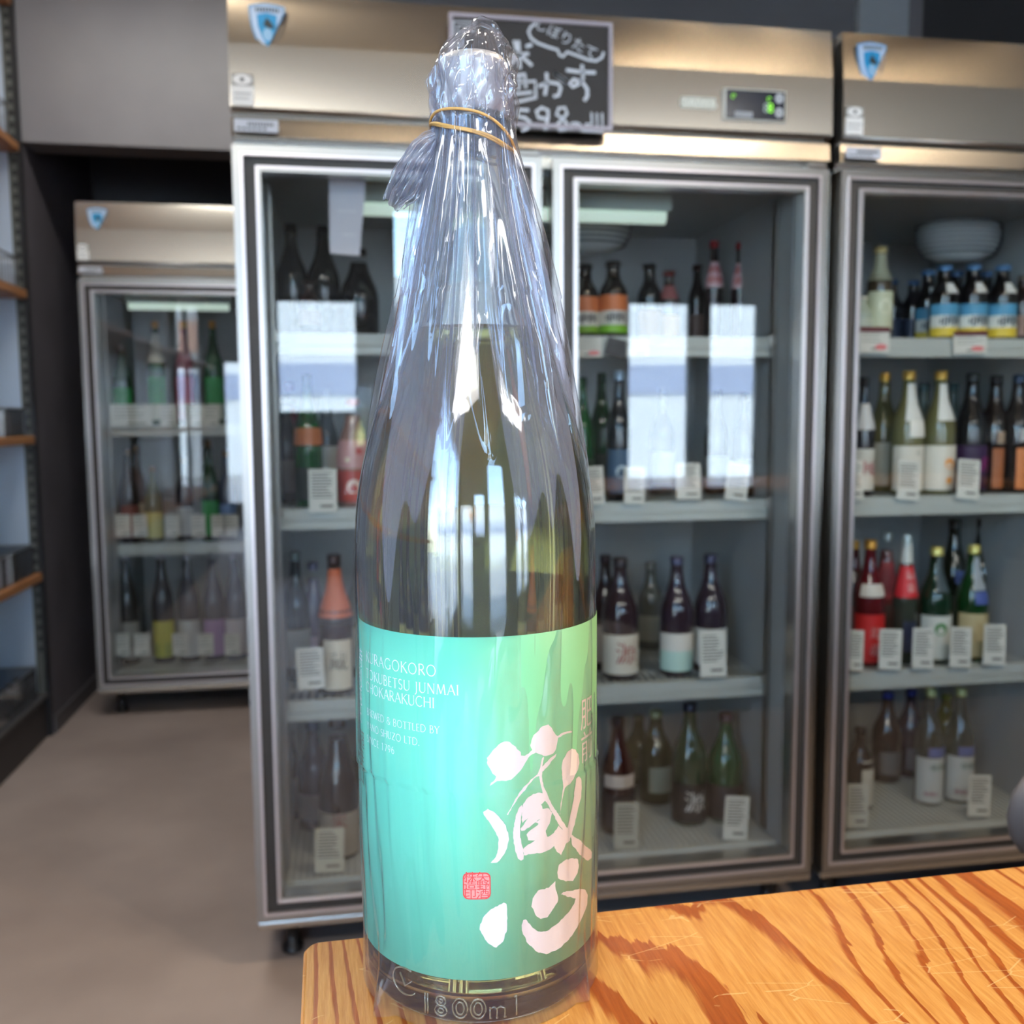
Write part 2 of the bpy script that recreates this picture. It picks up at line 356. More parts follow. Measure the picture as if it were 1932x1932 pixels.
def refrigerator(label, X, Y, W, doors, shelves, fans=(), tube=None, name='glass_door_refrigerator'):
    t = thing(name, label, 'refrigerator', (X, Y, 0))
    D, top = .66, 1.857
    obj('cabinet', MB().bbox(0, .043, .05, D, .105, 1.60, .004).bbox(W-.043, W, .05, D, .105, 1.60, .004)
        .box(.043, W-.043, D-.03, D, .105, 1.60).bbox(.002, W-.002, .05, D, .100, .142, .004).bbox(.0, W, .006, .06, .090, .1065, .003).box(.002, W-.002, .03, D, 1.575, 1.60), STEEL, t)
    obj('liner', MB().box(.043, .049, .06, D-.03, .142, 1.575).box(W-.049, W-.043, .06, D-.03, .142, 1.575)
        .box(.049, W-.049, D-.036, D-.03, .142, 1.575).box(.049, W-.049, .06, D-.036, .142, .148).box(.049, W-.049, .06, D-.036, 1.565, 1.575), LINER, t)
    # header: upper panel leans back, crease, lower panel, groove, strip
    obj('header_panel', MB().prism_x([(.012, top), (.0, 1.764), (-.004, 1.652), (.004, 1.646), (.03, 1.646), (.03, top)], 0, W), STEEL, t)
    obj('header_top', MB().box(.002, W-.002, .03, D, 1.60, top-.002), STEELW, t)
    obj('header_lip', MB().tube([(0.002, -.002, 1.650), (W-.002, -.002, 1.650)], .0035, 8), STEELW, t)
    obj('header_strip', MB().prism_x([(.008, 1.638), (.002, 1.604), (.03, 1.604), (.03, 1.638)], 0, W), STEEL, t)
    for (a, b) in doors:
        z0, z1 = .109, 1.588
        d = obj('door', MB().ring(a, b, z0, z1, .018, .0, .046), STEELW, t)
        obj('outer_bead', MB().ring(a+.014, b-.014, z0+.014, z1-.014, .005, -.003, .004), mat('bead_metal', (226, 216, 216), .3, .8), d)
        obj('gasket', MB().ring(a+.018, b-.018, z0+.018, z1-.018, .022, .006, .044), GASKET, d)
        obj('inner_trim', MB().ring(a+.040, b-.040, z0+.038, z1-.036, .010, -.001, .040), STEELW, d)
        obj('inner_bead', MB().ring(a+.041, b-.041, z0+.039, z1-.037, .004, -.004, .0), mat('bead_metal', (226, 216, 216), .3, .8), d)
        obj('glass_pane', MB().box(a+.048, b-.048, .016, .022, z0+.046, z1-.044), PANE, d)
        obj('hinge', MB().bbox(b-.045, b-.005, -.004, .02, z1+.001, z1+.010, .002), STEELW, d)
    for (lx, ly) in ((.06, .09), (W-.06, .09), (.06, D-.07), (W-.06, D-.07)):
        obj('leg', MB().lathe([(0, .022), (.012, .022), (.014, .014), (.06, .014), (.062, .02), (.102, .02)], 14), BLACK, t, loc=(lx, ly, 0))
    for z in shelves:
        s = MB().box(.055, W-.055, .155, .160, z-.012, z-.002).box(.055, W-.055, .58, .585, z-.012, z-.002)
        n = int((W-.11)/.017)
        for k in range(n+1):
            x = .057+k*(W-.116)/n; s.box(x, x+.004, .15, .59, z-.004, z)
        for y in (.25, .36, .47): s.box(.055, W-.055, y, y+.006, z-.010, z-.004)
        so = obj('shelf', s, SHELFM, t)
        rail = MB().prism_x([(.138, z+.002), (.136, z-.040), (.142, z-.040), (.148, z-.006), (.152, z+.002)], .055, W-.055).tube([(.055, .137, z-.022), (W-.055, .137, z-.022)], .0016, 6)
        obj('price_rail', rail, mat('rail_plastic', (172, 178, 175), .3), so)
        for xx in (.055, W-.058): obj('bracket', MB().bbox(xx-.004, xx+.007, .13, .16, z-.015, z+.008, .002), STEELW, so)
    s = MB(); n = int((W-.11)/.014)
    for k in range(n+1):
        x = .055+k*(W-.114)/n; s.box(x, x+.005, .075, .60, .148, .154)
    s.box(.052, W-.052, .066, .075, .144, .156)
    obj('floor_grid', s, SHELFM, t)
    for xx in (.052, W-.058): obj('shelf_post', MB().box(xx, xx+.006, .12, .14, .16, 1.55), STEELW, t)
    for fx in fans:
        vs = []; f = MB()
        pr = [(0, .098), (-.02, .105), (-.05, .100), (-.075, .082), (-.088, .05), (-.090, 0.001)]
        f.lathe(pr, 28); f.v = [(x+fx, .34+y*.72, 1.56+z) for x, y, z in f.v]
        fo = obj('fan_cover', f, mat('fan_plastic', (214, 222, 224), .4), t)
        r = MB()
        for q in range(7):
            z = 1.553-q*.011; rr = .1065-(q/7.0)**3*.022
            r.tube([(fx+rr*math.cos(a*math.pi/16), .34+rr*.72*math.sin(a*math.pi/16), z) for a in range(32)], .0026, 5, closed=True)
        obj('rib', r, mat('fan_rib', (92, 98, 102), .5), fo)
    if tube:
        lo = obj('lamp_housing', MB().bbox(tube[0], tube[1], .15, .19, 1.528, 1.566, .003), mat('lamp_white', (190, 205, 198), .4), t)
        obj('tube', MB().tube([(tube[0]+.01, .17, 1.518), (tube[1]-.01, .17, 1.518)], .015, 12), mat('lamp_glow', (214, 236, 224), .4, emit=.55), lo)
    return t
FX, FY = -.2, 1.827
fm = refrigerator('wide two-door stainless glass refrigerator behind the bagged bottle', FX, FY, 1.165, [(0, .572), (.594, 1.160)], (.507, .908, 1.262), (.745,), (.22, .885))
ft = refrigerator('stainless glass-door refrigerator at the right edge of the photo', .988, FY, .66, [(.001, .659)], (.505, .908, 1.264), (.50,))
fl = refrigerator('narrow stainless glass refrigerator set back in the left alcove', -.932, 3.60, .60, [(0, .598)], (.625, 1.075), (), (.12, .5))
for F_, xs in ((fm, .045), (ft, .035), (fl, .05)):
    crest(F_, xs+.024, 1.80 if F_ is not ft else 1.802, .003)
    small_stickers(F_, .004, 1.654, 1.609, -.005)
# control display and the maker's lettering on the main unit
pn = obj('control_panel', MB().bbox(.932, 1.064, -.008, 0, 1.670, 1.732, .003), mat('panel_frame', (206, 204, 192), .35), fm)
obj('screen', MB().bbox(.9375, 1.0595, -.0095, -.007, 1.674, 1.7275, .002), mat('screen_dark', (34, 38, 50), .15), pn)
GREEN = mat('green_led', (130, 220, 60), .5, emit=1.0)
obj('digit', text_plate('8', .026, 1.020, 1.695, -.0103), mat('grey_led', (150, 165, 160), .5, emit=.3), pn)
obj('digit', text_plate('8', .026, 1.029, 1.695, -.0106), GREEN, pn)
for (x, z) in ((.952, 1.715), (1.026, 1.713)):
    obj('indicator_light', MB().tube([(x+.004*math.cos(a*.8), -.0102, z+.004*math.sin(a*.8)) for a in range(7)], .0008, 5), GREEN, pn)
for (z, s) in ((1.715, '∧'), (1.688, '∨')):
    b = obj('button', flat_poly([(1.047+.0085*math.cos(a*math.pi/8), z+.0095*math.sin(a*math.pi/8)) for a in range(16)], -.0115, -.0095), mat('button_white', (190, 194, 198), .4), pn)
    obj('mark', text_plate(s, .012, 1.047, z, -.0118), INK, b)
b = obj('caption_bar', MB().bbox(.955, .992, -.0108, -.0095, 1.676, 1.687, .001), mat('button_white', (190, 194, 198), .4), pn)
obj('print', text_plate('DAIWA', .0105, .9735, 1.6815, -.0112), INK, b)
lg = obj('maker_lettering', text_plate('DAIWA', .020, .883, 1.700, -.0045, sx=1.15), mat('logo_white', (240, 242, 228), .4, emit=0), fm)
obj('plate', MB().box(.848, .918, -.0042, -.003, 1.690, 1.712), mat('logo_plate', (206, 206, 190), .35), fm)

# chalkboard on the header
cb = thing('chalkboard_sign', 'black chalkboard price sign hung on the refrigerator header behind the bottle top', 'sign', (.195, 1.802, 1.635))
BW, BH = .309, .196
obj('board', MB().box(.004, BW-.004, .004, .012, .004, BH-.004), mat('chalkboard', (48, 43, 40), .6), cb)
obj('frame', MB().ring(0, BW, 0, BH, .007, 0, .014), mat('board_frame', (176, 168, 176), .35), cb)
CHALK = mat('chalk_white', (222, 226, 232), .8)
def stroke(pts, wd, y=.003, n=2):
    """flat brush stroke through pts (x,z) with widths"""
    P = [Vector((p[0], p[1])) for p in pts]; wd = wd if isinstance(wd, (list, tuple)) else [wd]*len(P)
    vs = []; fs = []
    for i, p in enumerate(P):
        t = (P[min(i+1, len(P)-1)]-P[max(i-1, 0)]).normalized(); q = Vector((-t.y, t.x))*wd[i]/2
        vs += [(p.x+q.x, y, p.y+q.y), (p.x-q.x, y, p.y-q.y)]
    for i in range(len(P)-1): fs.append((2*i, 2*i+1, 2*i+3, 2*i+2))
    return vs, fs
def chalk(name, polys, wd=.006):
    mb = MB()
    for pts in polys: mb.add(*stroke(pts, wd))
    return obj(name, mb, CHALK, cb, fix=False)
def bpx(x, y):   # photo pixel -> board coordinates
    p = onY(x, y, 1.805); return (p.x-.195, p.z-1.635)
def B(*a): return [bpx(a[i], a[i+1]) for i in range(0, len(a), 2)]
chalk('corner_mark', [B(856, 92, 856, 40, 898, 42), B(864, 92, 864, 48, 898, 50), B(872, 92, 873, 56, 898, 58)], .003)
chalk('corner_mark', [B(1136, 213, 1137, 249, 1098, 247), B(1126, 213, 1127, 240, 1100, 240), B(1116, 212, 1117, 234, 1104, 234)], .0036)
chalk('speech_bubble', [B(1012, 44, 1002, 50, 997, 60, 1002, 72, 1014, 81, 1035, 89, 1052, 94, 1056, 104, 1062, 107, 1070, 98, 1090, 105, 1110, 113, 1125, 115, 1136, 108, 1139, 98)], .0050)
chalk('character', [B(970, 76, 975, 96), B(992, 88, 1004, 84), B(962, 106, 998, 101), B(978, 76, 981, 130), B(978, 104, 962, 122), B(982, 104, 1004, 124)], .0062)
chalk('character', [B(970, 142, 992, 140), B(966, 156, 1010, 153, 1011, 186), B(980, 142, 978, 170), B(990, 142, 992, 166), B(966, 178, 1004, 174), B(968, 194, 1012, 184), B(955, 140, 962, 148), B(950, 192, 962, 170)], .0055)
chalk('character', [B(1016, 163, 1036, 155, 1054, 158, 1058, 166, 1054, 180, 1044, 182), B(1031, 137, 1032, 156, 1028, 180), B(1047, 138, 1062, 148, 1070, 156)], .0062)
chalk('character', [B(1068, 132, 1096, 136, 1124, 137), B(1098, 122, 1100, 148, 1092, 158, 1080, 164, 1074, 158, 1082, 150, 1098, 154, 1108, 168, 1108, 182, 1102, 190), B(1047, 138, 1070, 156)], .0065)
chalk('numeral', [B(998, 208, 978, 207, 977, 220, 990, 222, 1000, 230, 996, 242, 984, 246)], .0060)
chalk('numeral', [B(1030, 224, 1016, 222, 1012, 210, 1022, 203, 1034, 208, 1034, 222, 1028, 246)], .0060)
chalk('numeral', [B(1062, 224, 1050, 216, 1054, 204, 1066, 203, 1070, 214, 1060, 226, 1050, 236, 1056, 246, 1068, 244, 1070, 234, 1062, 224)], .0055)
chalk('yen_mark', [B(1076, 246, 1079, 232, 1088, 232, 1094, 234, 1096, 247), B(1078, 240, 1095, 241), B(1086, 232, 1086, 241)], .0040)
obj('small_writing', text_plate('しぼりたて', .026, *bpx(1068, 74), .003, rot=-.42, sx=1.0), CHALK, cb, fix=False)

# ------------------------------------------------------------------ counter
def counter_wood():
    m = mat('fir_plywood', (225, 160, 85), .32, 0, .5, coat=.35); ns, ln = nodes(m); b = ns['Principled BSDF']
    tc = N(m, 'ShaderNodeTexCoord')
    def noise(scale, stretch, detail, rough=.5, rot=0.0, loc=(0, 0, 0)):
        mp = N(m, 'ShaderNodeMapping'); mp.inputs['Scale'].default_value = stretch; mp.inputs['Rotation'].default_value = (0, 0, rot); mp.inputs['Location'].default_value = loc
        ln.new(tc.outputs['Object'], mp.inputs[0])
        n = N(m, 'ShaderNodeTexNoise', i_Scale=scale, i_Detail=detail, i_Roughness=rough); ln.new(mp.outputs[0], n.inputs['Vector']); return n.outputs[0]
    def mth(op, a, b_=None, c=None, clamp=False):
        n = N(m, 'ShaderNodeMath', operation=op, use_clamp=clamp)
        for i, v in enumerate((a, b_, c)):
            if v is None: continue
            if isinstance(v, (int, float)): n.inputs[i].default_value = v
            else: ln.new(v, n.inputs[i])
        return n.outputs[0]
    broad = noise(1.0, (6.5, 2.1, 1), 1.6, .45, -.10, (3.1, 1.7, 0))
    edge = noise(1.0, (160, 16, 1), 3, .6, -.10)
    sep = N(m, 'ShaderNodeSeparateXYZ'); ln.new(tc.outputs['Object'], sep.inputs[0])
    ph = mth('MULTIPLY_ADD', broad, 20.0, mth('MULTIPLY', sep.outputs[0], 50.0))
    ph = mth('MULTIPLY_ADD', edge, .60, ph)
    wid = noise(1.0, (14, 3.0, 1), 1.5, .5, -.10, (7, 2, 0))
    band = mth('POWER', mth('FRACT', ph), mth('MULTIPLY_ADD', wid, -3.4, 2.9))
    saw = ramp(m, band, [(0, (0, 0, 0)), (.60, (0, 0, 0)), (.72, (1, 1, 1)), (.93, (1, 1, 1)), (.96, (0, 0, 0))])
    fine = noise(1.0, (420, 26, 1), 4, .7, -.10)
    light = ramp(m, fine, [(.3, sc((196, 126, 54))), (.7, sc((226, 164, 88)))])
    dark = ramp(m, fine, [(.3, sc((150, 70, 22))), (.75, sc((186, 98, 38)))])
    mx = N(m, 'ShaderNodeMix', data_type='RGBA'); ln.new(saw.outputs[0], mx.inputs['Factor']); ln.new(light.outputs[0], mx.inputs['A']); ln.new(dark.outputs[0], mx.inputs['B'])
    # scratches: thin pale lines in random directions
    sc_n = noise(34, (1, 1, 1), 2)
    vo = N(m, 'ShaderNodeTexVoronoi', feature='DISTANCE_TO_EDGE'); vo.inputs['Scale'].default_value = 24
    mp2 = N(m, 'ShaderNodeMapping'); mp2.inputs['Scale'].default_value = (1, 3.2, 1); mp2.inputs['Rotation'].default_value = (0, 0, .7)
    ln.new(tc.outputs['Object'], mp2.inputs[0]); ln.new(mp2.outputs[0], vo.inputs['Vector'])
    scr = mth('MULTIPLY', mth('LESS_THAN', vo.outputs['Distance'], .012), mth('GREATER_THAN', sc_n, .56))
    m2 = N(m, 'ShaderNodeMix', data_type='RGBA'); ln.new(mth('MULTIPLY', scr, .35), m2.inputs['Factor']); ln.new(mx.outputs['Result'], m2.inputs['A']); m2.inputs['B'].default_value = (*sc((250, 215, 150)), 1)
    ln.new(m2.outputs['Result'], b.inputs['Base Color'])
    bp = N(m, 'ShaderNodeBump', i_Strength=.25, i_Distance=.0006); ln.new(fine, bp.inputs['Height']); ln.new(bp.outputs[0], b.inputs['Normal'])
    return m
WOOD = counter_wood()
ZC = .842
ct = thing('counter', 'orange fir plywood counter with scratched top under the bagged bottle', 'counter', (-.027, .4405, 0), R_(1.3))
def rounded_slab(x0, x1, y0, y1, z0, z1, r, b):
    bm = bmesh.new(); pts = []
    for (cx, cy_, a0) in ((x1-r, y1-r, 0), (x0+r, y1-r, 90), (x0+r, y0+r, 180), (x1-r, y0+r, 270)):
        for k in range(7): a = R_(a0+k*15); pts.append((cx+r*math.cos(a), cy_+r*math.sin(a)))
    vb = [bm.verts.new((x, y, z0)) for x, y in pts]; f = bm.faces.new(vb); e = bmesh.ops.extrude_face_region(bm, geom=[f])
    for v in e['geom']:
        if isinstance(v, bmesh.types.BMVert): v.co.z = z1
    bmesh.ops.recalc_face_normals(bm, faces=bm.faces[:])
    tops = [ed for ed in bm.edges if all(abs(v.co.z-z1) < 1e-6 for v in ed.verts)]
    bmesh.ops.bevel(bm, geom=tops, offset=b, segments=3, affect='EDGES')
    mb = MB(); bm.verts.index_update(); mb.add([v.co[:] for v in bm.verts], [[v.index for v in f.verts] for f in bm.faces]); bm.free(); return mb
obj('worktop', rounded_slab(0, 2.6, -.62, 0, ZC-.009, ZC, .008, .0016), WOOD, ct)
for k, (c, nm) in enumerate((((172, 112, 62), 'ply_dark'), ((214, 160, 98), 'ply_light'), ((170, 108, 60), 'ply_dark'))):
    obj('ply_layer', rounded_slab(.0008, 2.599, -.619, -.0008, ZC-.014-.005*k, ZC-.009-.005*k, .008, .0003), mat(nm, c, .6), ct)
obj('base_cabinet', MB().box(.06, 2.5, -.52, -.05, 0, ZC-.024), mat('counter_base', (70, 58, 50), .6), ct)

# ------------------------------------------------------------------ the big bottle
BC = Vector((.0543, .4114, 0)); RT = Vector((CR.x, CR.y, 0)).normalized(); FR = Vector((-RT.y, RT.x, 0))
BYAW = math.atan2(RT.y, RT.x)       # local x = to the right of the photo, local y = away from the camera
bot = thing('sake_bottle', 'tall clear sake bottle with mint green label standing on the plywood counter', 'bottle', (BC.x, BC.y, ZC), BYAW)
def loc(phi, r, h): return (r*math.sin(phi), -r*math.cos(phi), h)
def cyl(px, py, r=.0528):
    d = ray(px, py); a = d.x*d.x+d.y*d.y; b = -2*(d.x*BC.x+d.y*BC.y); c = BC.x**2+BC.y**2-r*r
    t = (-b-math.sqrt(max(b*b-4*a*c, 0)))/(2*a); P = EYE+d*t; wv = P-BC; wv.z = 0
    return math.atan2(wv.dot(RT), -wv.dot(FR)), P.z-ZC
OUT = [(.0, .044), (.0015, .0485), (.005, .0514), (.0105, .0525), (.03, .0525), (.07, .0525), (.12, .0525), (.16, .0525), (.176, .0525), (.188, .0524), (.200, .0520), (.215, .0506), (.230, .0478), (.245, .0438), (.260, .0388), (.275, .0338), (.290, .0288),
       (.305, .0244), (.320, .0209), (.335, .0180), (.350, .0158), (.360, .0148), (.366, .0146), (.368, .0158), (.374, .0158), (.376, .0140), (.390, .0136), (.391, .0115)]
INN = [(.3905, .0100), (.366, .0110), (.350, .0124), (.335, .0148), (.320, .0178), (.305, .0213), (.290, .0257), (.275, .0307), (.260, .0357), (.245, .0407), (.230, .0447), (.215, .0476), (.200, .0490), (.188, .0494), (.176, .0495), (.016, .0495), (.011, .047), (.009, .040), (.0085, .02), (.008, .0005)]
def spline(pr, n=3):
    o = []
    for i in range(len(pr)-1):
        p0, p1, p2, p3 = pr[max(i-1, 0)], pr[i], pr[i+1], pr[min(i+2, len(pr)-1)]
        for k in range(n):
            t = k/n; o.append(tuple(.5*((2*p1[j])+(-p0[j]+p2[j])*t+(2*p0[j]-5*p1[j]+4*p2[j]-p3[j])*t*t+(-p0[j]+3*p1[j]-3*p2[j]+p3[j])*t**3) for j in range(2)))
    return o+[pr[-1]]
def real_glass(name, col, ior, rough=0):
    m = mat(name, col, rough, 0); b = m.node_tree.nodes['Principled BSDF']; b.inputs['Transmission Weight'].default_value = 1; b.inputs['IOR'].default_value = ior; return m
GLASS = real_glass('clear_bottle_glass', (246, 252, 246), 1.5)
LIQ = real_glass('pale_sake', (248, 236, 160), 1.345)
g = MB(); g.lathe([(0, .0005)]+OUT[:1]+spline(OUT, 2)[1:]+INN, 96, cap=False)
obj('glass_body', g, GLASS, bot)
LEVEL = .286
li = [(z, r-.0004) for z, r in INN if z < LEVEL][::-1]
li = [(.0086, .0005)]+[(z+(.0006 if z < .012 else 0), r) for z, r in li[1:]]
rl = .0265; li += [(LEVEL-.0015, rl-.0002), (LEVEL, rl), (LEVEL-.0012, rl-.0035), (LEVEL-.0012, .0005)]
obj('sake', MB().lathe(li, 96, cap=False), LIQ, bot)
CAPM = mottle(mat('cap_silver', (205, 198, 190), .38, .35), 60, (196, 188, 180), (214, 208, 200))
c = MB(); pr = [(.3716, .0142), (.3719, .0148), (.3935, .0148), (.3962, .0145), (.3982, .0130), (.3988, .0005)]
c.lathe(pr, 72, cap=False)
vs = []
for i, v in enumerate(c.v):
    a = math.atan2(v[1], v[0]); k = 1+(.018*math.cos(a*36) if v[2] > .3930 and v[2] < .3970 else 0); vs.append((v[0]*k, v[1]*k, v[2]))
c.v = vs; cp = obj('cap', c, CAPM, bot)
obj('neck_wrap', MB().lathe([(.3625, .0164), (.3714, .0164)], 48, cap=False), clear('neck_film', (205, 210, 220), 1.5, .08, .22, (190, 200, 216), key='neckfilm'), bot)
# label: green, the foil's reflected tints painted in, aqua left to olive right
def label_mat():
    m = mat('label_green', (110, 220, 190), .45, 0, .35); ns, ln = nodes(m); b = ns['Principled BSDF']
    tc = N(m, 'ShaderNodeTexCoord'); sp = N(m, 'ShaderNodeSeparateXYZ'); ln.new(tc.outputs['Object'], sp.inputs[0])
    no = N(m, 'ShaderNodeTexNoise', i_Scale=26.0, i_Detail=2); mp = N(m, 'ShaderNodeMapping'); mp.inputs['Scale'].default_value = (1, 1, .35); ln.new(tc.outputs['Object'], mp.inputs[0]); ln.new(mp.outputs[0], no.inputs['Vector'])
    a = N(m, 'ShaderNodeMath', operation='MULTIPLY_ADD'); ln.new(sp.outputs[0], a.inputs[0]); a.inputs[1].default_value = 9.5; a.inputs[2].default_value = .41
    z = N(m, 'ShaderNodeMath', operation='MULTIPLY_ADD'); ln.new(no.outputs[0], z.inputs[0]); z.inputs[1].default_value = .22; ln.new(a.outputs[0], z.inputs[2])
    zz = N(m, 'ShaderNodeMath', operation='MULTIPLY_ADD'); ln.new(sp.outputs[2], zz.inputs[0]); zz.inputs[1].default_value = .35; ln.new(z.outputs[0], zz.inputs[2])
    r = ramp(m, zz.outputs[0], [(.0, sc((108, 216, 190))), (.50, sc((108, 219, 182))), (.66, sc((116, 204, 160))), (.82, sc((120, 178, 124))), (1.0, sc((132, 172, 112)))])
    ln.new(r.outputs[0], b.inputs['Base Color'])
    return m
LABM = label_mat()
LZ0, LZ1 = .0225, .1635
def wrap_grid(r, p0, p1, z0, z1, n=72, th=.00018):
    mb = MB(); vs = []; fs = []
    for k in range(n+1):
        p = p0+(p1-p0)*k/n
        for (rr, z) in ((r+th, z0), (r+th, z1), (r, z1), (r, z0)): vs.append(loc(p, rr, z))
    for k in range(n):
        for q in range(4): fs.append((k*4+q, k*4+(q+1) % 4, (k+1)*4+(q+1) % 4, (k+1)*4+q))
    fs += [(0, 1, 2, 3), tuple(n*4+q for q in (3, 2, 1, 0))]
    return mb.add(vs, fs, True)
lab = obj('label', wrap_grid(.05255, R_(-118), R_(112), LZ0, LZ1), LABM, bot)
RP = .05280
def on_label(name, polys, m, parent, r=RP, maxe=.004, raw=None):
    """polys: lists of (phi,h) outlines or (verts,faces) in (s=phi*r, h); subdivided and bent onto the cylinder"""
    bm = bmesh.new()
    for P in polys:
        if isinstance(P, tuple): pts, tris = P
        else: pts = [(p*r, h) for p, h in P]; tris = tessellate_polygon([[Vector((a, b, 0)) for a, b in pts]])
        vs = [bm.verts.new((a, b, 0)) for a, b in pts]
        for t in tris:
            try: bm.faces.new([vs[i] for i in t])
            except ValueError: pass
    for _ in range(5):
        e = [e for e in bm.edges if abs(e.verts[0].co.x-e.verts[1].co.x) > maxe]
        if not e: break
        bmesh.ops.subdivide_edges(bm, edges=e, cuts=1)
        bmesh.ops.triangulate(bm, faces=[f for f in bm.faces if len(f.verts) > 3])
    bm.verts.index_update()
    mb = MB(); mb.add([loc(v.co.x/r, r, v.co.y) for v in bm.verts], [[v.index for v in f.verts] for f in bm.faces]); bm.free()
    o = obj(name, mb, m, parent, fix=False); return o
def pxp(pts, ox, oy, k): return [cyl(ox+pts[i]/k, oy+pts[i+1]/k) for i in range(0, len(pts), 2)]
def rough(P, amp=.00022, seg=.0009, seed=1):
    """adds dry-brush raggedness to an outline"""
    rn = random.Random(seed); o = []
    for i in range(len(P)):
        a, b = P[i], P[(i+1) % len(P)]; L = math.hypot((a[0]-b[0])*RP, a[1]-b[1]); n = max(1, int(L/seg))
        for k in range(n):
            t = k/n; o.append((a[0]+(b[0]-a[0])*t+rn.uniform(-amp, amp)/RP*(k > 0), a[1]+(b[1]-a[1])*t+rn.uniform(-amp, amp)*(k > 0)))
    return o
K7 = (900, 1350, 6.23); K6 = (660, 1500, 3.943)
KURA = [
 (115,500,150,460,185,410,230,370,270,330,330,305,385,310,430,350,470,395,515,430,518,470,560,475,610,445,660,400,695,435,640,460,600,500,570,550,530,620,490,670,440,720,400,755,340,770,290,765,235,770,200,795,148,828,165,790,215,745,225,715,180,680,150,620,125,580),
 (625,350,640,290,665,230,700,200,740,150,790,120,840,105,875,140,910,200,945,240,1000,205,1060,185,1115,183,1115,198,1060,210,1000,235,955,260,945,310,930,390,890,450,830,470,780,475,735,455,690,435,650,405),
 (350,1165,390,1100,440,1000,500,900,570,820,650,740,710,690,730,640,750,560,765,500,785,480,775,560,765,600,800,560,860,500,935,445,920,490,870,540,820,610,760,665,755,700,700,720,620,800,540,900,470,990,410,1080,365,1170),
 (530,1050,540,1080,525,1150,515,1220,505,1300,505,1400,520,1500,540,1560,550,1640,545,1690,515,1705,480,1680,450,1600,430,1500,425,1400,435,1270,460,1160,500,1075),
 (540,1040,600,960,660,920,740,905,800,920,810,990,750,1045,770,1098,840,1090,885,1140,860,1240,805,1355,790,1360,700,1240,745,1215,640,1290,560,1350,520,1355,510,1330,560,1260,600,1205,535,1262,522,1220,530,1140),
 (580,1400,600,1370,680,1310,750,1240,805,1350,830,1430,760,1500,680,1470,600,1465),
 (550,1640,545,1560,580,1530,680,1470,830,1425,900,1380,960,1290,1000,1340,1040,1310,1090,1400,1090,1470,1040,1510,985,1640,930,1590,905,1530,860,1570,770,1610,650,1625),
 (730,650,765,650,765,740,790,850,830,940,880,1050,960,1170,1040,1300,1110,1400,1200,1460,1280,1540,1350,1600,1345,1670,1295,1705,1210,1640,1120,1530,1090,1400,1010,1350,950,1270,890,1150,850,1080,790,980,755,850,735,750),
 (1195,712,1220,740,1228,850,1220,970,1180,1110,1150,1250,1110,1400,1060,1500,1040,1400,1070,1280,1090,1190,1130,1000,1145,850,1160,740),
 (1105,390,1150,395,1190,460,1200,560,1180,640,1140,720,1100,790,1060,820,1030,850,1010,940,995,1010,985,1080,975,1160,968,1160,978,1060,995,940,1010,830,1000,720,990,620,1005,520,1050,440),
 (70,1130,125,1095,190,1125,260,1190,320,1270,365,1370,375,1450,350,1560,300,1650,235,1725,160,1730,220,1660,250,1560,255,1460,220,1370,150,1260,100,1190)]
KOKORO = [
 (1555,520,1600,485,1650,470,1695,475,1705,520,1695,580,1660,640,1600,640,1550,620,1543,575),
 (1530,640,1530,690,1550,760,1545,800,1510,850,1470,910,1420,922,1380,890,1350,830,1360,770,1400,710,1480,690,1510,660),
 (1290,930,1310,925,1350,975,1400,1015,1470,1010,1540,960,1620,880,1670,810,1680,770,1570,740,1590,720,1700,700,1745,700,1770,740,1765,820,1720,930,1650,1050,1560,1140,1460,1185,1390,1165,1320,1100,1285,1020,1278,970),
 (1145,800,1165,810,1170,900,1170,1000,1140,1090,1090,1135,1040,1110,1000,1060,965,1000,970,960,1000,900,1050,850)]
def foil():
    m = mat('calligraphy_print', (242, 224, 214), .4); ns, ln = nodes(m); b = ns['Principled BSDF']
    tc = N(m, 'ShaderNodeTexCoord'); sp = N(m, 'ShaderNodeSeparateXYZ'); ln.new(tc.outputs['Object'], sp.inputs[0])
    mr = N(m, 'ShaderNodeMapRange'); mr.inputs['From Min'].default_value = .005; mr.inputs['From Max'].default_value = .047; ln.new(sp.outputs[0], mr.inputs[0])
    r = ramp(m, mr.outputs[0], [(0, sc((236, 226, 228))), (.45, sc((236, 214, 198))), (1, sc((232, 200, 168)))]); ln.new(r.outputs[0], b.inputs['Base Color']); return m
FOIL = foil()
for q, s_ in enumerate(KURA): on_label('brush_stroke', [rough(pxp(s_, *K7), seed=q)], FOIL, lab, r=RP+.00002*q)
for q, s_ in enumerate(KOKORO): on_label('brush_stroke', [rough(pxp(s_, *K6), seed=30+q)], FOIL, lab)
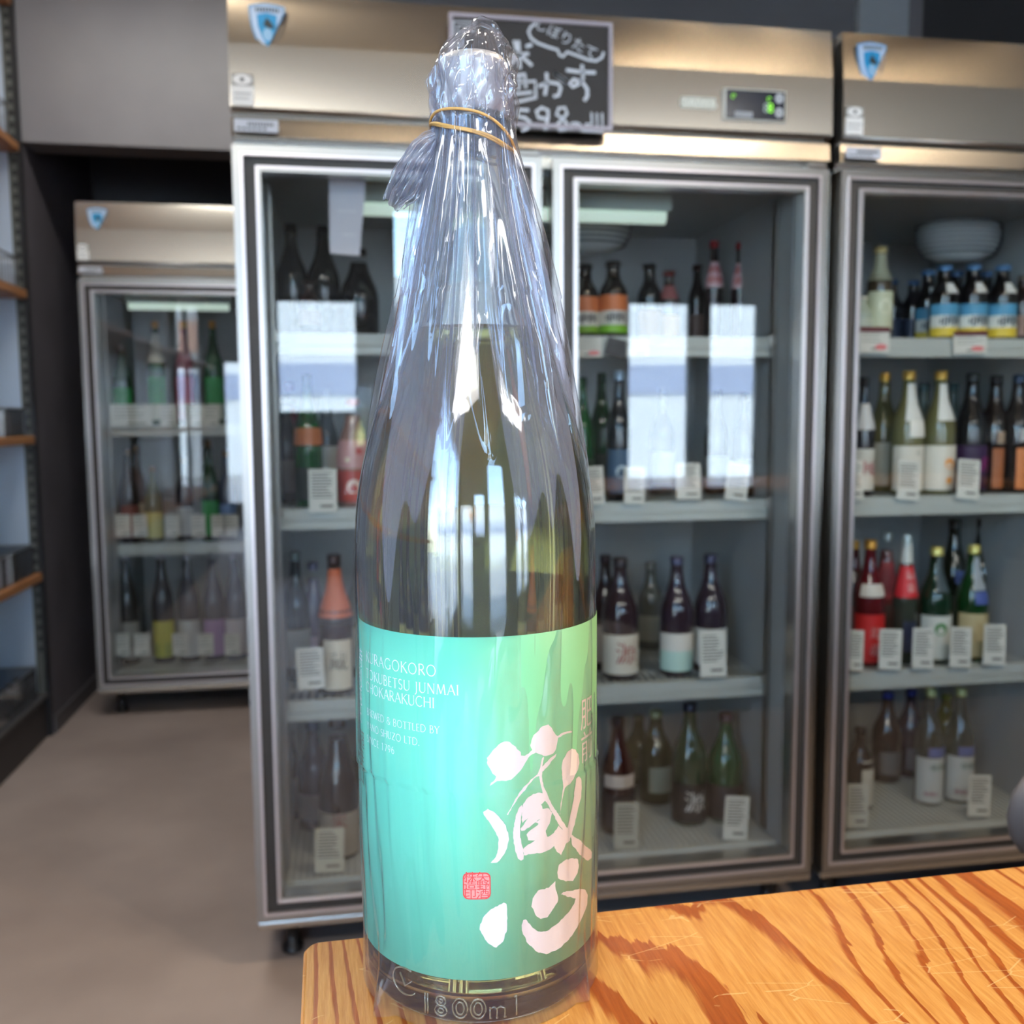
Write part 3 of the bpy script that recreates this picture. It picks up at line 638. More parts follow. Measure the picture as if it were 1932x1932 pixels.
# red square seal
x0, h1 = cyl(873, 1646); x1, h0 = cyl(926, 1696)
def rr(x0, x1, z0, z1, r, k=4):
    o = []
    for cx, cz, a in ((x1-r/RP, z1-r, 0), (x0+r/RP, z1-r, 90), (x0+r/RP, z0+r, 180), (x1-r/RP, z0+r, 270)):
        for i in range(k+1): t = R_(a+90*i/k); o.append((cx+r/RP*math.cos(t), cz+r*math.sin(t)))
    return o
SEALR = mat('seal_red', (222, 52, 52), .5)
sl = on_label('seal', [rr(x0, x1, h0, h1, .0022)], mat('seal_pale', (236, 150, 140), .5), lab, r=RP+.00005)
ed = rr(x0, x1, h0, h1, .0022, 4); inr = rr(x0+.0005/RP, x1-.0005/RP, h0+.0005, h1-.0005, .0019, 4); n_ = len(ed)
on_label('border', [([(p*RP, h) for p, h in ed+inr], [(i, (i+1) % n_, n_+(i+1) % n_, n_+i) for i in range(n_)])], SEALR, sl, r=RP+.0001)
for ci, colm in enumerate(('矢野酒', '株造印')):
    for ri, ch in enumerate(colm):
        vs, fs = text_geo(ch, 1.0)
        cx = (x0+(x1-x0)*(.72-.46*ci))*RP; cz = h1-(h1-h0)*(.19+.31*ri)
        bx = .0047; vs2 = [(cx+a*bx*1.15, cz+b_*bx*.98) for a, b_ in vs]
        on_label('seal_character', [(vs2, fs)], SEALR, sl, r=RP+.0001)
# vertical characters left (white, brown) and right (pale)
def vtext(chars, px, ys, size, m, name, sx=1.0):
    for ch, y in zip(chars, ys):
        p, h = cyl(px, y); vs, fs = text_geo(ch, size)
        on_label(name, [([(p*RP+a*sx, h+b_) for a, b_ in vs], fs)], m, lab, r=RP+.00004)
vtext('特別純米', 679.5, (1242, 1279, 1313, 1347), .0092, WHITE, 'printed_character', 1.0)
vtext('超辛口', 683.5, (1397, 1430, 1465), .0085, mat('brown_print', (128, 104, 82), .5), 'printed_character', .9)
vtext('肥前', 1108, (1348, 1410), .0145, FOIL, 'printed_character', .9)
# roman lettering: thin serif capitals drawn as strokes
def arc(cx, cy_, rx, ry, a0, a1, n=14): return [(cx+rx*math.cos(R_(a0+(a1-a0)*i/n)), cy_+ry*math.sin(R_(a0+(a1-a0)*i/n))) for i in range(n+1)]
T, H_ = .115, .06   # thick, thin
G = {
'K': (.72, [([(.1, 0), (.1, 1)], T), ([(.1, .45), (.62, 1)], H_), ([(.25, .58), (.72, 0)], T)], [(.1, 0), (.1, 1), (.62, 1), (.7, 0)]),
'U': (.78, [([(.1, 1)]+arc(.39, .3, .29, .3, 180, 270), T), (arc(.39, .3, .29, .3, 270, 360)+[(.68, 1)], H_)], [(.1, 1), (.68, 1)]),
'R': (.68, [([(.1, 0), (.1, 1)], T), ([(.1, 1)]+arc(.3, .74, .24, .26, 90, -90)+[(.1, .48)], H_+.02), ([(.3, .48), (.68, 0)], T)], [(.1, 0), (.1, 1)]),
'A': (.8, [([(.06, 0), (.4, 1)], H_), ([(.4, 1), (.76, 0)], T), ([(.18, .36), (.62, .36)], H_)], [(.06, 0), (.76, 0)]),
'G': (.9, [(arc(.48, .5, .4, .5, 45, 320, 22), .085), ([(.79, .05), (.79, .42)], T)], [(.79, .42)]),
'O': (.98, [(arc(.48, .5, .41, .5, 0, 360, 26), .085)], []),
'T': (.66, [([(.33, 0), (.33, 1)], T), ([(.02, .97), (.64, .97)], H_)], [(.33, 0)]),
'B': (.62, [([(.1, 0), (.1, 1)], T), ([(.1, 1)]+arc(.27, .77, .2, .23, 90, -90)+[(.1, .54)], H_+.02), ([(.1, .54)]+arc(.3, .27, .25, .27, 90, -90)+[(.1, 0)], H_+.02)], [(.1, 0), (.1, 1)]),
'E': (.54, [([(.1, 0), (.1, 1)], T), ([(.1, .98), (.48, .98)], H_), ([(.1, .52), (.42, .52)], H_), ([(.1, .02), (.5, .02)], H_)], []),
'S': (.54, [(arc(.27, .75, .19, .24, 40, 230, 12)+arc(.26, .25, .22, .25, 60, -150, 14), .085)], []),
'J': (.34, [([(.2, 1), (.2, .0), (.12, -.2), (.0, -.25)], .095)], [(.2, 1)]),
'N': (.84, [([(.1, 0), (.1, 1)], H_), ([(.1, 1), (.72, 0)], T), ([(.72, 0), (.72, 1)], H_)], [(.1, 0), (.72, 1)]),
'M': (.98, [([(.08, 0), (.18, 1)], H_), ([(.18, 1), (.48, .05)], T), ([(.48, .05), (.78, 1)], H_), ([(.78, 1), (.9, 0)], T)], [(.08, 0), (.9, 0)]),
'I': (.26, [([(.12, 0), (.12, 1)], T)], [(.12, 0), (.12, 1)]),
'C': (.8, [(arc(.46, .5, .39, .5, 45, 315, 20), .085)], []),
'H': (.84, [([(.1, 0), (.1, 1)], T), ([(.72, 0), (.72, 1)], T), ([(.1, .52), (.72, .52)], H_)], [(.1, 0), (.1, 1), (.72, 0), (.72, 1)]),
'W': (1.08, [([(.04, 1), (.3, 0)], T), ([(.3, 0), (.54, .95)], H_), ([(.54, .95), (.78, 0)], T), ([(.78, 0), (1.02, 1)], H_)], [(.04, 1), (1.02, 1)]),
'D': (.84, [([(.1, 0), (.1, 1)], T), ([(.1, 1)]+arc(.3, .5, .46, .5, 90, -90, 16)+[(.1, 0)], H_+.02)], []),
'L': (.54, [([(.1, 0), (.1, 1)], T), ([(.1, .02), (.5, .02)], H_)], [(.1, 1)]),
'Y': (.68, [([(.02, 1), (.33, .5)], T), ([(.33, .5), (.64, 1)], H_), ([(.33, .5), (.33, 0)], T)], [(.02, 1), (.64, 1), (.33, 0)]),
'Z': (.66, [([(.06, .97), (.6, .97)], H_), ([(.6, .97), (.04, .03)], T), ([(.04, .03), (.6, .03)], H_)], []),
'&': (.82, [(arc(.36, .76, .18, .24, -60, 250, 14)+[(.3, .5), (.72, 0)], .085), (arc(.36, .27, .3, .27, 120, 350, 14)+[(.76, .52)], .075)], []),
'.': (.26, [([(.06, .05), (.18, .05)], .12)], []),
'1': (.5, [([(.25, 0), (.25, 1)], .10), ([(.12, .88), (.25, 1)], H_)], [(.25, 0)]),
'7': (.56, [([(.06, .97), (.54, .97)], H_), ([(.54, .97), (.2, 0)], .10)], []),
'9': (.58, [(arc(.28, .68, .22, .3, -20, 340, 18), .08), (arc(.1, .62, .4, .62, 10, -70, 10), .08)], []),
'6': (.58, [(arc(.28, .3, .22, .3, 0, 360, 18), .08), (arc(.5, .4, .44, .62, 180, 110, 10), .08)], []),
' ': (.34, [], [])}
def roman(txt, pa, pb, cap, name='printed_line'):
    (a0, ha), (a1, hb) = cyl(*pa), cyl(*pb); Ltot = (a1-a0)*RP; adv = [G[c][0] for c in txt]
    sp = (Ltot-sum(adv)*cap)/max(1, len(txt)-1); x = a0*RP; geo = []
    hm = (ha+hb)/2
    for c, ad in zip(txt, adv):
        for pts, wd in G[c][1]:
            q = [(x+px_*cap, hm+py_*cap) for px_, py_ in pts]
            vs, fs = stroke(q, wd*cap); geo.append(([(v[0], v[2]) for v in vs], fs))
        for sx, sz in G[c][2]:
            vs, fs = stroke([(x+(sx-.09)*cap, hm+(sz if sz < .5 else sz-.02)*cap), (x+(sx+.09)*cap, hm+(sz if sz < .5 else sz-.02)*cap)], .04*cap); geo.append(([(v[0], v[2]) for v in vs], fs))
        x += ad*cap+sp
    return on_label(name, geo, WHITE, lab, r=RP+.00005, maxe=.003)
roman('KURAGOKORO', (691, 1248), (823, 1275), .0044)
roman('TOKUBETSU JUNMAI', (691, 1280), (866, 1309), .0041)
roman('CHOKARAKUCHI', (691, 1305), (820, 1333), .0041)
roman('BREWED & BOTTLED BY', (693, 1352), (829, 1380), .0030)
roman('YANO SHUZO LTD.', (693, 1376), (792, 1404), .0030)
roman('SINCE 1796', (693, 1401), (744, 1420), .0030)
# raised glass lettering on the heel
def emboss(polys, name='raised_numeral', rt=.00038):
    mb = MB()
    for P in polys:
        cl = P[0] == P[-1]; q = [loc(p, .05285, h) for p, h in (P[:-1] if cl else P)]
        mb.tube(q, rt, 6, closed=cl)
    return obj(name, mb, clear('raised_glass', (236, 230, 196), 2.6, .06, .22, (232, 226, 190), key='raised'), bot)
def e_(chp, w_, shapes, h0=.0062, hh=.0085):
    """shapes in unit box; outlined double"""
    return [[((chp+(x-.5)*w_)/.0524, h0+y*hh) for x, y in s_] for s_ in shapes]
xs = [cyl(p, 1880, .0525)[0]*.0524 for p in (806, 832, 868, 902, 940, 974)]
def ov(k): return arc(.5, .5, .5*k, .5*k+.0, 0, 360, 18)[:-1]+[arc(.5, .5, .5*k, .5*k, 0, 360, 18)[0]]
emboss(e_(xs[0], .004, [[(.3, 0), (.3, 1)], [(.6, 0), (.6, 1)]]))
emboss(e_(xs[1], .0058, [arc(.5, .76, .36, .25, 0, 360, 14)[:-1]+[(.86, .76)], arc(.5, .27, .45, .27, 0, 360, 14)[:-1]+[(.95, .27)], arc(.5, .76, .16, .1, 0, 360, 8)[:-1]+[(.66, .76)], arc(.5, .27, .22, .12, 0, 360, 8)[:-1]+[(.72, .27)]]))
for i in (2, 3): emboss(e_(xs[i], .0064, [arc(.5, .5, .48, .5, 0, 360, 18)[:-1]+[(.98, .5)], arc(.5, .5, .26, .32, 0, 360, 14)[:-1]+[(.76, .5)]]))
emboss(e_(xs[4], .0075, [[(.05, 0), (.05, .55)], [(.05, .45), (.25, .56), (.42, .45), (.42, 0)], [(.42, .45), (.62, .56), (.85, .45), (.85, 0)], [(.0, 0), (.15, 0)], [(.35, 0), (.5, 0)], [(.78, 0), (.95, 0)]]))
emboss(e_(xs[5], .004, [[(.5, 0), (.5, 1)], [(.25, .92), (.5, 1)]]))
p_, h_ = cyl(765, 1850, .0525)
emboss([[(p_+.13*math.cos(a), h_+.0058*math.sin(a)) for a in [R_(20*k+60) for k in range(14)]], [(p_-.05, h_+.003), (p_, h_-.002), (p_+.07, h_+.001)]], 'raised_mark')

# ------------------------------------------------------------------ clear bag
ENV = [(-.001, .0530), (.012, .0538), (.03, .0543), (.08, .0548), (.128, .0543), (.176, .0531), (.204, .0513), (.2275, .0484), (.2506, .0448), (.278, .0393), (.305, .0331), (.3273, .0276), (.3515, .0210), (.364, .0180), (.3705, .0172), (.3798, .0175), (.3905, .0176), (.398, .0160), (.403, .0130), (.408, .0085), (.4112, .003)]
def interp(tab, x):
    if x <= tab[0][0]: return tab[0][1]
    for (a, va), (b, vb) in zip(tab, tab[1:]):
        if x <= b: t = (x-a)/(b-a); return va+(vb-va)*t
    return tab[-1][1]
def ss(a, b, x): t = max(0, min(1, (x-a)/(b-a))); return t*t*(3-2*t)
OUTS = spline(OUT, 3)
rn = random.Random(11)
PL = []
for k in range(34):
    a = -math.pi+2*math.pi*(k+rn.uniform(-.38, .38))/34
    PL.append((a, rn.uniform(.045, .13), rn.uniform(.10, .25), rn.uniform(.5, 1.25), rn.uniform(-1.2, 1.2), rn.uniform(-1.0, 1.0)))
CR_ = [(rn.uniform(-3.14, 3.14), rn.uniform(.17, .405), rn.uniform(.02, .09), rn.uniform(.003, .012), rn.uniform(-.9, .9)) for _ in range(70)]
PLS = [PL, [(a+.07, w_*.8, max(.16, h0+.02), am*1.1, -tw, sk) for (a, w_, h0, am, tw, sk) in PL[::-1]]]
def bag_pt(h, th, lay=0):
    R0 = interp(ENV, h); rb = interp(OUTS, h) if h < .372 else (.0148 if h < .402 else 0)
    A = .0052*ss(.17, .30, h)*(1-.68*ss(.33, .372, h))+.0004
    dsum = 0; dth = 0
    for (a, w_, h0, am, tw, sk) in PLS[lay]:
        d = (th-a-tw*(h-.37)*.9+math.pi) % (2*math.pi)-math.pi
        if abs(d) > .6: continue
        s_ = ss(h0, h0+.11, h)*am
        if s_ <= 0: continue
        wi = w_*(1.0+.4*ss(.3, .37, h))
        e = math.exp(-abs(d/wi)**1.35)
        dsum += e*s_; dth += sk*s_*e*(d)*1.6+sk*.05*s_*e
    r = R0-A+A*1.1*min(dsum, 1.6)/1.1
    r += .0010*math.sin(th*5+h*60)*ss(.2, .28, h)*.6
    for (a, hc, wa, wh, sl_) in CR_:
        if abs(h-hc) > .03: continue
        d = (th-a-sl_*(h-hc)*30+math.pi) % (2*math.pi)-math.pi
        if abs(d) < .3: r += (.0003 if h < .36 else .0007)*math.exp(-(d/wa)**2-((h-hc)/wh)**2)*(1 if h < .37 else 1.3)
    if h > .372: r += (.0010*math.sin(th*7+h*240)+.0007*math.sin(th*13-h*400))*(1-ss(.404, .411, h))
    # loose film over the label: slight long folds
    if h < .2:
        r += -.0006*ss(-.01, .03, h)+.0004*math.sin(31*th+5*math.sin(h*17+th))+.0005*math.sin(13*th-2+h*8)+.00012*math.sin(57*th+h*30)
        lo_ = (.0003*max(0, math.sin(th*6.3+1.1+h*9))**3+.0005*max(0, math.sin(th*9.1-.8-h*14))**9)*(1-ss(.16, .2, h)); r += lo_
        for (a, hh0, hh1, am) in ((-.70, .03, .075, .0010), (-.55, .045, .07, .0008), (.50, .035, .15, .0008), (.93, .0, .15, .0012)):
            d = (th-a-(h-.08)*1.6+math.pi) % (2*math.pi)-math.pi
            r += am*math.exp(-(d/.06)**2)*ss(hh0-.02, hh0+.03, h)*(1-ss(hh1-.05, hh1+.03, h))
    r = max(r, rb+.0005)
    # square bottom corners
    if h < .05:
        k = 1-ss(.0, .05, h); k = k*k
        tgt = 0
        for ac, rc in ((-.797, .0607), (.973, .0576), (2.5, .0590), (-2.4, .0590)):
            d = (th-ac+math.pi) % (2*math.pi)-math.pi
            tgt = max(tgt, rc*math.exp(-(abs(d)/.62)**1.25))
        r = max(r, r+(max(tgt, .0538)-r)*k)
    return r, th+dth
bagm = clear('clear_film', (253, 253, 255), 1.6, .05, .052, (230, 232, 244), key='film')
bagm3 = clear('clear_film_tail', (240, 241, 248), 2.6, .08, .26, (216, 220, 236), key='film3')
bagm2 = clear('clear_film_gathered', (250, 251, 255), 2.0, .06, .20, (218, 223, 243), key='film2')
NB, NH = 420, 330
vs = []; fs = []
hs = [-.0+(.4112)*(k/NH) for k in range(NH+1)]
for h in hs:
    off = -.0008 if .1 < h < .3 else 0; lean = .0008+.0022*ss(.395, .41, h)
    for j in range(NB):
        th = 2*math.pi*j/NB-math.pi; r, t2 = bag_pt(h, th)
        x, y, z = loc(t2, r, h+.0004); vs.append((x+off+lean*(h > .39), y, z))
for i in range(NH):
    for j in range(NB): fs.append((i*NB+j, i*NB+(j+1) % NB, (i+1)*NB+(j+1) % NB, (i+1)*NB+j))
vs2 = []; fs2 = []; NB2, NH2 = 320, 150
for i in range(NH2+1):
    for j in range(NB2):
        th = 2*math.pi*j/NB2-math.pi; hs_ = .232+.035*math.sin(5*th+1)+.022*math.sin(11*th)+.014*math.sin(23*th+2); h = hs_+(.395-hs_)*i/NH2; r, t2 = bag_pt(h, th, 1); r = max(r-.0011-.002*ss(.21, .28, h)*(1-ss(.33, .37, h)), interp(OUTS, h)+.0005 if h < .365 else .0150)
        x, y, z = loc(t2, r, h); vs2.append((x-.0004, y, z))
for i in range(NH2):
    for j in range(NB2): fs2.append((i*NB2+j, i*NB2+(j+1) % NB2, (i+1)*NB2+(j+1) % NB2, (i+1)*NB2+j))
bag = thing('plastic_bag', 'clear plastic bag wrapped around the big bottle and gathered at its neck', 'bag', (BC.x, BC.y, ZC), BYAW)
obj('film', MB().add(vs, fs, True), bagm, bag)
obj('inner_fold', MB().add(vs2, fs2, True), bagm2, bag)
obj('crown', MB().tube([(.0005, .0, .4110), (.001, -.002, .4122), (.004, -.006, .4118), (.009, -.009, .4085), (.012, -.010, .404)], [.001, .0016, .002, .0018, .0012], 7), bagm, bag)
def px_local(px, py, dist):
    d = ray(px, py); hl = math.hypot(d.x, d.y); P = EYE+d*(dist/hl); w_ = P-BC; return (w_.dot(RT), w_.dot(FR), P.z-ZC)
# tail of gathered film flaring to the left below the band
def tail(name, top, botm, dist, ph, flip=1):
    NU, NV = 40, 60; vs = []; fs = []
    for i in range(NU+1):
        u = i/NU
        def cv(P):
            q = u*(len(P)-1); k = min(int(q), len(P)-2); t = q-k; return tuple(P[k][j]+(P[k+1][j]-P[k][j])*t for j in range(2))
        a, b = cv(top), cv(botm)
        for j in range(NV+1):
            v = j/NV
            jag = 5*math.sin(v*19+ph)*u*u
            px = a[0]+(b[0]-a[0])*v-jag*.6; py = a[1]+(b[1]-a[1])*v+jag
            x, y, z = px_local(px, py, dist)
            fold = (.0032*math.sin(v*23+ph+u*2)+.0022*abs(math.sin(v*41+ph))+.0016*math.sin(u*17+v*6))*(.25+u)
            vs.append((x, y+flip*fold+.002*flip, z))
    for i in range(NU):
        for j in range(NV): fs.append((i*(NV+1)+j, i*(NV+1)+j+1, (i+1)*(NV+1)+j+1, (i+1)*(NV+1)+j))
    return obj(name, MB().add(vs, fs, True), bagm3, bag, fix=False)
tail('tail', [(819, 246), (795, 252), (775, 264), (755, 290), (737, 318), (727, 340), (724, 372)], [(823, 268), (818, 290), (812, 306), (802, 322), (798, 338), (782, 366), (752, 392)], .402, 0)
tail('tail', [(819, 248), (800, 254), (782, 268), (768, 290), (752, 318), (742, 345), (738, 368)], [(824, 272), (818, 300), (814, 320), (806, 345), (797, 370), (786, 388), (768, 396)], .412, 2, -1)

# rubber band: two turns crossing at the left
rb = thing('rubber_band', 'thin tan rubber band wound twice around the bag at the bottle neck', 'rubber band', (BC.x, BC.y, ZC), BYAW)
BANDM = mat('band_rubber', (208, 160, 92), .45, 0, .4, coat=.1)
for cf, wv, rt in ((.0068, .0, .00062), (-.0012, .4, .00072), (-.0020, 1.1, .0005)):
    pts = []
    for k in range(64):
        th = 2*math.pi*k/64; r = .01795+.0003*math.sin(3*th+wv)
        x, y, z = loc(th, r, 0); z = .3656-.0056*math.sin(th)+cf*max(math.cos(th), -.4)+.0004*math.sin(4*th+wv)
        pts.append((x, y, z))
    obj('loop', MB().tube(pts, rt, 8, closed=True), BANDM, rb)

# ------------------------------------------------------------------ goods inside the refrigerators
PROF = {
 'sake': [(0, .90), (.012, 1), (.50, 1), (.55, .985), (.60, .92), (.65, .80), (.70, .65), (.75, .52), (.80, .43), (.88, .37), (.925, .36), (.93, .40), (.95, .40), (.955, .36), (.985, .36), (1, .33)],
 'slim': [(0, .92), (.012, 1), (.45, 1), (.52, .97), (.60, .86), (.68, .68), (.76, .52), (.85, .42), (.95, .38), (1, .36)],
 'beer': [(0, .92), (.015, 1), (.56, 1), (.62, .97), (.68, .84), (.74, .62), (.80, .48), (.9, .43), (.925, .43), (.93, .50), (.985, .50), (1, .42)],
 'flask': [(0, .94), (.02, 1), (.62, 1), (.70, .92), (.75, .62), (.78, .40), (.86, .38), (.87, .46), (1, .46)]}
MESHES = {}
def cached(key, fn):
    if key not in MESHES: MESHES[key] = fn()
    return MESHES[key]
def cgl(col, haze=.10): return clear('clear_goods_glass', col, 1.6, .02, haze, col, key='cg%s%g' % (col, haze))
def bottle(label, px, top, Y, zs, wpx, kind='sake', glass=(20, 40, 24), cap=(30, 30, 32), labels=(), group=None, name='sake_bottle', capf=.93, clearg=False, content=None):
    P = onY(px, top, Y); dep = (P-EYE).dot(CF); r = wpx/2*dep/FPX; h = P.z-zs
    o = thing(name, label, 'bottle', (P.x, Y, zs), 0, group)
    pr = [(z*h, rr_*r) for z, rr_ in PROF[kind]]
    body = [p for p in pr if p[0] <= capf*h+1e-6]
    gm = cgl(glass) if clearg else gl(glass)
    obj('glass', MB().lathe(body, 20), gm, o)
    if content: obj('drink', MB().lathe([(.004, r*.86), (.5*h, r*.93), (.55*h, r*.9), (.62*h, r*.78), (.70*h, r*.52)], 16), mat('drink', content, .3, key='d%d%d%d' % content), o)
    cr = PROF[kind][-2][1]*r*1.10
    obj('cap', MB().lathe([(capf*h, cr), (.992*h, cr), (h, cr*.86)], 16), mcap(cap), o)
    for (f0, f1, col, arcd, offd, mark) in labels:
        f0r = interp(PROF[kind], (f0+f1)/2)
        mb = MB(); n = 12; a0 = R_(offd-arcd/2); a1 = R_(offd+arcd/2); vs = []; fs = []
        ra = interp(PROF[kind], f0)*r+.0007; rb_ = interp(PROF[kind], f1)*r+.0007
        for k in range(n+1):
            a = a0+(a1-a0)*k/n
            for q_ in range(5):
                ff = f0+(f1-f0)*q_/4; vs.append(loc(a, interp(PROF[kind], ff)*r+.0007, ff*h))
        for k in range(n):
            for q_ in range(4): fs.append((5*k+q_, 5*k+5+q_, 5*k+6+q_, 5*k+1+q_))
        mb.add(vs, fs, True); lo = obj('label', mb, lb(col), o)
        if mark:
            for (ch, mc, sz, da, df) in mark:
                if ch == 'dot': tv, tf = [(.5*math.cos(a*math.pi/6), .5*math.sin(a*math.pi/6)) for a in range(12)], [tuple(range(12))]
                elif ch == 'bar':
                    tv = []; tf = []
                    for k_ in range(8):
                        a_ = -.5+k_*.125; hh_ = .10+.05*((k_*5) % 3); b0 = len(tv); tv += [(a_, -hh_), (a_+.085, -hh_), (a_+.085, hh_), (a_, hh_)]; tf.append((b0, b0+1, b0+2, b0+3))
                elif ch == 'block': tv, tf = [(-.5, -.5), (.5, -.5), (.5, .5), (-.5, .5)], [(0, 1, 2, 3)]
                else: tv, tf = text_geo(ch, 1.0)
                fm_ = (f0+f1)/2+df*(f1-f0); rm = interp(PROF[kind], fm_)*r+.0014
                vv = [loc(R_(offd+da)+x*sz*h/rm, rm+(interp(PROF[kind], min(1, max(0, fm_+z*sz)))*r+.0014-rm), fm_*h+z*sz*h) for x, z in tv]
                obj('print', MB().add(vv, tf), lb(mc), lo, fix=False)
    return o
def card(label, px, py, wpx, hpx, tilt=-5, Y=None, col=None, head=None, lines=9, red=False, group=None, name='price_card', lean=.10):
    Y = Y or FY+.128
    P = onY(px, py, Y); dep = (P-EYE).dot(CF); w_ = wpx*dep/FPX; h = hpx*dep/FPX
    o = thing(name, label, 'price card', (P.x, P.y, P.z-h/2), 0, group); o.rotation_euler = (-lean, R_(-tilt), 0)
    obj('card', MB().box(-w_/2, w_/2, 0, .0015, 0, h), mat('card_paper', col or (206, 208, 202), .55, key='cp%s' % (col,)), o)
    q = MB(); rnn = random.Random(int(px*7+py))
    for i in range(lines):
        z = h*(.90-.62*i/lines); q.box(-w_*.40, w_*(.40-rnn.uniform(0, .28)), -.0004, 0, z-h*.012, z+h*.012)
    q.box(-w_*.1, w_*.36, -.0004, 0, h*.12, h*.17)
    obj('print', q, INK, o)
    if head: obj('header', MB().box(-w_/2, w_/2, -.0006, 0, h*.80, h), mat('header_maroon', head, .5), o)
    if red: obj('price', flat_poly([(w_*.22+w_*.2*math.cos(a*.5236), h*.22+h*.12*math.sin(a*.5236)) for a in range(12)], -.0008, 0), mat('price_red', (214, 120, 120), .5), o)
    return o
BK = (14, 14, 17); GRN = (18, 62, 30); BRN = (46, 24, 18); OLV = (150, 152, 120); WH = (212, 212, 206); CRM = (214, 206, 186)
YB, YM, YR = FY+.21, FY+.34, FY+.46
A_, B_, C_, D_ = 1.262, .908, .507, .154
# --- main unit, left door
G1 = 'tall black bottles on the top shelf of the wide refrigerator'
bottle('leftmost tall black bottle on the top shelf, left door', 548, 424, YM, A_, 62, 'sake', BK, BK, group=G1)
bottle('tall black bottle second from left on the top shelf, left door', 608, 427, YM, A_, 62, 'sake', BK, BK, group=G1)
bottle('tall black bottle with a sloping shoulder nearest the bag, top shelf', 676, 470, YM, A_, 74, 'slim', BK, BK, group=G1)
bottle('short dark brown bottle in front of the tall black ones', 584, 530, YB-.03, A_, 44, 'beer', (40, 18, 14), (30, 14, 12), ((.2, .45, (90, 50, 44), 130, 0, None),), name='beer_bottle')
bottle('green bottle with an orange band label on the second shelf, left door', 578, 706, YB, B_, 54, 'sake', (16, 78, 34), (20, 60, 30), ((.47, .60, (176, 104, 60), 150, 0, None), (.06, .3, (30, 44, 38), 150, 0, None)))
bottle('clear bottle with a frosted neck beside the green one, second shelf', 614, 735, YM, B_, 46, 'sake', (200, 206, 210), (190, 196, 196), ((.2, .5, (196, 198, 196), 150, 0, None),), clearg=True)
bottle('pale pink bottle with red flowers next to the bag, second shelf', 664, 752, YB, B_, 64, 'slim', (150, 120, 112), (170, 60, 60), ((.05, .34, (176, 70, 64), 160, 0, (('dot', (222, 200, 190), .13, 0, 0),)), (.36, .62, (196, 150, 150), 150, 0, (('dot', (180, 70, 70), .06, 20, .1), ('dot', (222, 210, 190), .05, -20, -.2)))))
bottle('grey shaded bottle at the far left of the second shelf', 538, 745, YM, B_, 46, 'sake', (66, 62, 66), (90, 88, 90), ((.1, .4, (120, 112, 112), 140, 0, None),))
bottle('crimson labelled bottle behind the green one, second shelf', 545, 722, YR, B_, 48, 'slim', (60, 22, 34), (120, 30, 44), ((.35, .8, (130, 44, 62), 160, 0, None),))
bottle('brown bottle with an orange neck wrap and a diamond label', 630, 1046, YB, C_, 66, 'sake', BRN, (60, 34, 26), ((.56, .90, (200, 104, 62), 200, 0, None), (.50, .54, (34, 26, 24), 150, 0, None), (.04, .40, CRM, 100, 8, (('蔵', (60, 56, 50), .14, 0, .05),))))
bottle('dark green bottle at the left of the third shelf, left door', 556, 1040, YM, C_, 52, 'sake', (22, 40, 34), (120, 130, 124), ((.1, .4, (150, 154, 150), 140, 0, None),))
bottle('lilac tinted bottle behind the diamond label bottle', 590, 1060, YM+.03, C_, 44, 'slim', (98, 92, 120), (130, 124, 150), ((.1, .35, (158, 150, 180), 150, 0, None),))
bottle('cloudy cream bottle half hidden by the bag, third shelf', 680, 1036, YM, C_, 60, 'sake', (112, 112, 96), (120, 112, 96), ((.08, .4, (190, 186, 170), 150, 0, None),))
bottle('big dark bottle with a white foot label at the bottom left', 636, 1352, YB-.02, D_, 76, 'slim', (24, 20, 26), (64, 44, 34), ((.03, .34, (150, 140, 128), 170, 0, (('米', (140, 60, 58), .12, 0, .3),)),))
bottle('dim bottle behind the big dark one, bottom shelf', 590, 1362, YM, D_, 62, 'sake', (50, 46, 60), (70, 64, 80), ((.1, .35, (104, 100, 104), 150, 0, None),))
bottle('grey bottle with a pale label in the bottom left corner', 545, 1380, YM+.06, D_, 50, 'sake', (84, 78, 82), (120, 112, 112), ((.1, .5, (150, 142, 138), 160, 0, None),))
bottle('green bottle peeking past the bag on the bottom shelf', 692, 1350, YM, D_, 60, 'sake', (20, 58, 30), (26, 60, 34), ((.08, .36, (150, 146, 130), 150, 0, None),))
card('white price card under the green bottle with the orange band', 609, 926, 52, 82, 0)
card('white price card left of the diamond label bottle', 587, 1262, 50, 78, 2)
card('cream price card in front of the big dark bottle', 620, 1606, 54, 84, -2, Y=FY+.085, col=(186, 180, 162))
# --- main unit, right door
G2 = 'brown beers with orange and lime labels'
bottle('brown beer with orange and lime label beside the door frame', 1104, 500, YB, A_, 52, 'beer', (20, 16, 15), (26, 24, 24), ((.08, .17, (120, 170, 44), 170, 0, None), (.17, .36, (216, 214, 206), 170, 0, (('bar', (70, 74, 76), .30, 0, 0), ('bar', (120, 120, 120), .2, 0, .2))), (.36, .56, (196, 112, 66), 170, 0, None)), G2, 'beer_bottle')
bottle('brown beer with orange and lime label, second from the frame', 1157, 494, YB, A_, 54, 'beer', (20, 16, 15), (26, 24, 24), ((.08, .18, (120, 176, 40), 170, 0, None), (.18, .36, (216, 214, 206), 170, 0, (('bar', (70, 74, 76), .30, 0, 0), ('bar', (120, 120, 120), .2, 0, .2))), (.36, .56, (200, 112, 62), 170, 0, None)), G2, 'beer_bottle')
bottle('black beer in the row behind the lime label beers', 1226, 498, YM, A_, 46, 'beer', BK, (30, 26, 28), ((.1, .42, (150, 100, 40), 160, 0, None),), name='beer_bottle')
